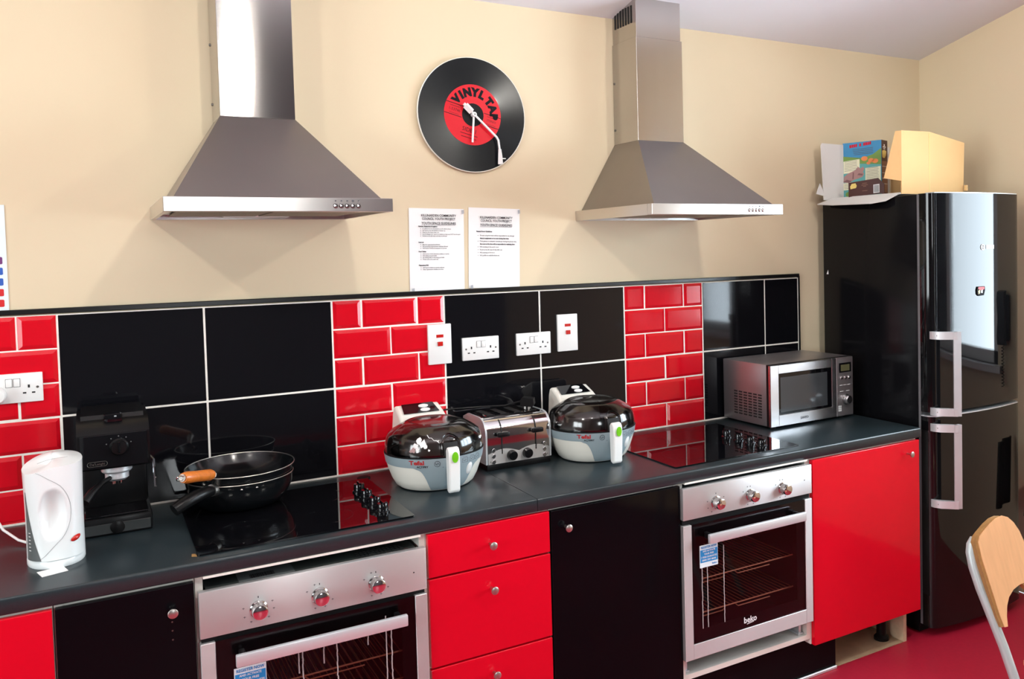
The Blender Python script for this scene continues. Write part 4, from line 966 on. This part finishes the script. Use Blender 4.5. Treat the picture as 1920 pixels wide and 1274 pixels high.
# loose brown pack end in front
pk = thing('cereal_carton_end', 'small brown carton end with barcode leaning before the cereal box', 'box', (2.905, -.292, 1.8890))
def PF(u, v, d=0.0):
    p = Vector((.34, -.94, 0)).normalized() * u + nrm * d; return (p.x - .075, p.y + .105, v)
MB().prism([(0.0, 0), (.168, .010), (.168, .050), (.140, .078), (0.0, .066)], lambda u, v, q: PF(u, v, q), .03, .034).build('flap', 'cereal_brown', pk)
for pts, mt in (([(.010, .036), (.036, .040), (.040, .050), (.034, .062), (.016, .060), (.008, .048)], 'cereal_yellow'), ([(.118, .012), (.146, .014), (.146, .052), (.118, .050)], 'paper')):
    MB().prism(pts, lambda u, v, q: PF(u, v, .0345 + q), 0, .0004).build('print', mt, pk)
m = MB()
for k in range(9): m.prism([(.121 + k * .0026, .016), (.1222 + k * .0026, .016), (.1222 + k * .0026, .048), (.121 + k * .0026, .048)], lambda u, v, q: PF(u, v, .0352 + q), 0, .0003)
m.build('barcode', 'ink', pk)
m = MB()
for (a, b, z) in ((.066, .088, .058), (.062, .092, .050), (.070, .084, .044), (.066, .090, .024)): m.prism([(a, z), (b, z + .001), (b, z + .003), (a, z + .002)], lambda u, v, q: PF(u, v, .0345 + q), 0, .0003)
m.build('fine_print', 'cereal_brown_pale', pk)

# ------------------------------------------------------------------ chair at lower right
CWd = Vector((0.94037623, -0.34013608, 0)); CU = Vector((0.09773738, 0.27021512, 0.95782629)); CN = Vector((-0.32579128, -0.90071707, 0.28734789)); CP = Vector((2.037, -1.5, 0.718))
ch = thing('chair', 'chair with pale plywood backrest and grey steel frame at the right edge', 'chair', (2.037, -1.5, 0))
def BK(u, v, d=0.0): p = CP + CWd * u + CU * v + CN * d - Vector((2.037, -1.5, 0)); return tuple(p)
board = [(-.0616, .0837), (-.0536, .0996), (-.043, .1092), (-.0142, .132), (.0081, .1458), (.0289, .1518), (.0472, .1461), (.0634, .130), (.0773, .1036), (.0854, .0734), (.0907, -.0305), (.1004, -.1122), (.1052, -.1500), (.0870, -.1500), (.0884, -.1111), (.0816, -.0636), (.0631, -.0400), (.0455, -.0440), (.0236, -.0554), (.0053, -.074), (-.0059, -.0972), (-.0126, -.1247), (-.0152, -.1524), (-.0258, -.1533), (-.0335, -.1226), (-.0458, -.045), (-.0583, .0338)]
MB().prism(board, lambda u, v, q: BK(u, v, q), -.003, .0).build('backrest', 'plywood', ch, 'arched pale plywood backrest')
MB().prism([(u - .009, v) for u, v in board], lambda u, v, q: BK(u, v, q), -.026, -.0032).build('backrest_core', 'plywood_edge', ch, 'darker laminated edge of the backrest')
left = [BK(-.050, .090, -.036), BK(-.0640, .0746, -.036), BK(-.0700, .0544, -.036), BK(-.0690, .0129, -.036), BK(-.0600, -.0455, -.034), BK(-.0425, -.1242, -.030), BK(-.0235, -.2098, -.026), BK(-.0085, -.2956, -.024), (-.005, -.20, .013)]
MB().tube(left, .0140, 16).build('frame_tube', 'chair_metal', ch, 'pale grey steel tube')
right = [BK(.06, .090, -.036), BK(.090, .06, -.036), BK(.100, -.05, -.036), BK(.125, -.12, -.034), BK(.20, -.21, -.03), BK(.26, -.2956, -.03), (.30, -.31, .013)]
MB().tube(right, .0140, 16).build('frame_tube', 'chair_metal', ch, 'pale grey steel tube')
c0 = Vector((2.080 - 2.037, -1.535 + 1.5, 0)); sb = Vector((-.34, -.94, 0))
q4 = [c0, c0 + CWd * .30, c0 + CWd * .32 + sb * .34, c0 + CWd * .28 + sb * .37, c0 + CWd * .02 + sb * .37, c0 - CWd * .02 + sb * .34]
MB().sheet([(p.x, p.y, .440) for p in q4], .014, (0, 0, 1)).build('seat', 'plywood', ch)
for k in (.03, .27):
    a = c0 + CWd * k + sb * .05; b2 = c0 + CWd * (k * 1.1) - sb * .16; MB().tube([(a.x, a.y, .438), (b2.x, b2.y, .012)], .0115, 12).build('rear_leg', 'chair_metal', ch)

# ------------------------------------------------------------------ ceiling lamps (above and behind the view)
for i, (x, y, z) in enumerate(LAMPS):
    lt = thing('pendant_lamp', ('white globe pendant lamp nearest the left wall', 'white globe pendant lamp in the middle of the three', 'white globe pendant lamp nearest the fridge')[i], 'lamp', (x, y, z), group='pendant lamps')
    MB().lathe([(.045 * math.sin(math.pi * k / 16), -.045 * math.cos(math.pi * k / 16)) for k in range(17)], 32, cap=False).build('globe', 'lamp_opal', lt)
    MB().lathe([(.0, .06), (.018, .06), (.020, .041), (.0, .040)], 24, cap=False).build('holder', 'white_plastic', lt)
    MB().tube([(0, 0, .06), (0, 0, ceil_z(y) - z)], .004, 8).build('cable', 'white_plastic', lt)
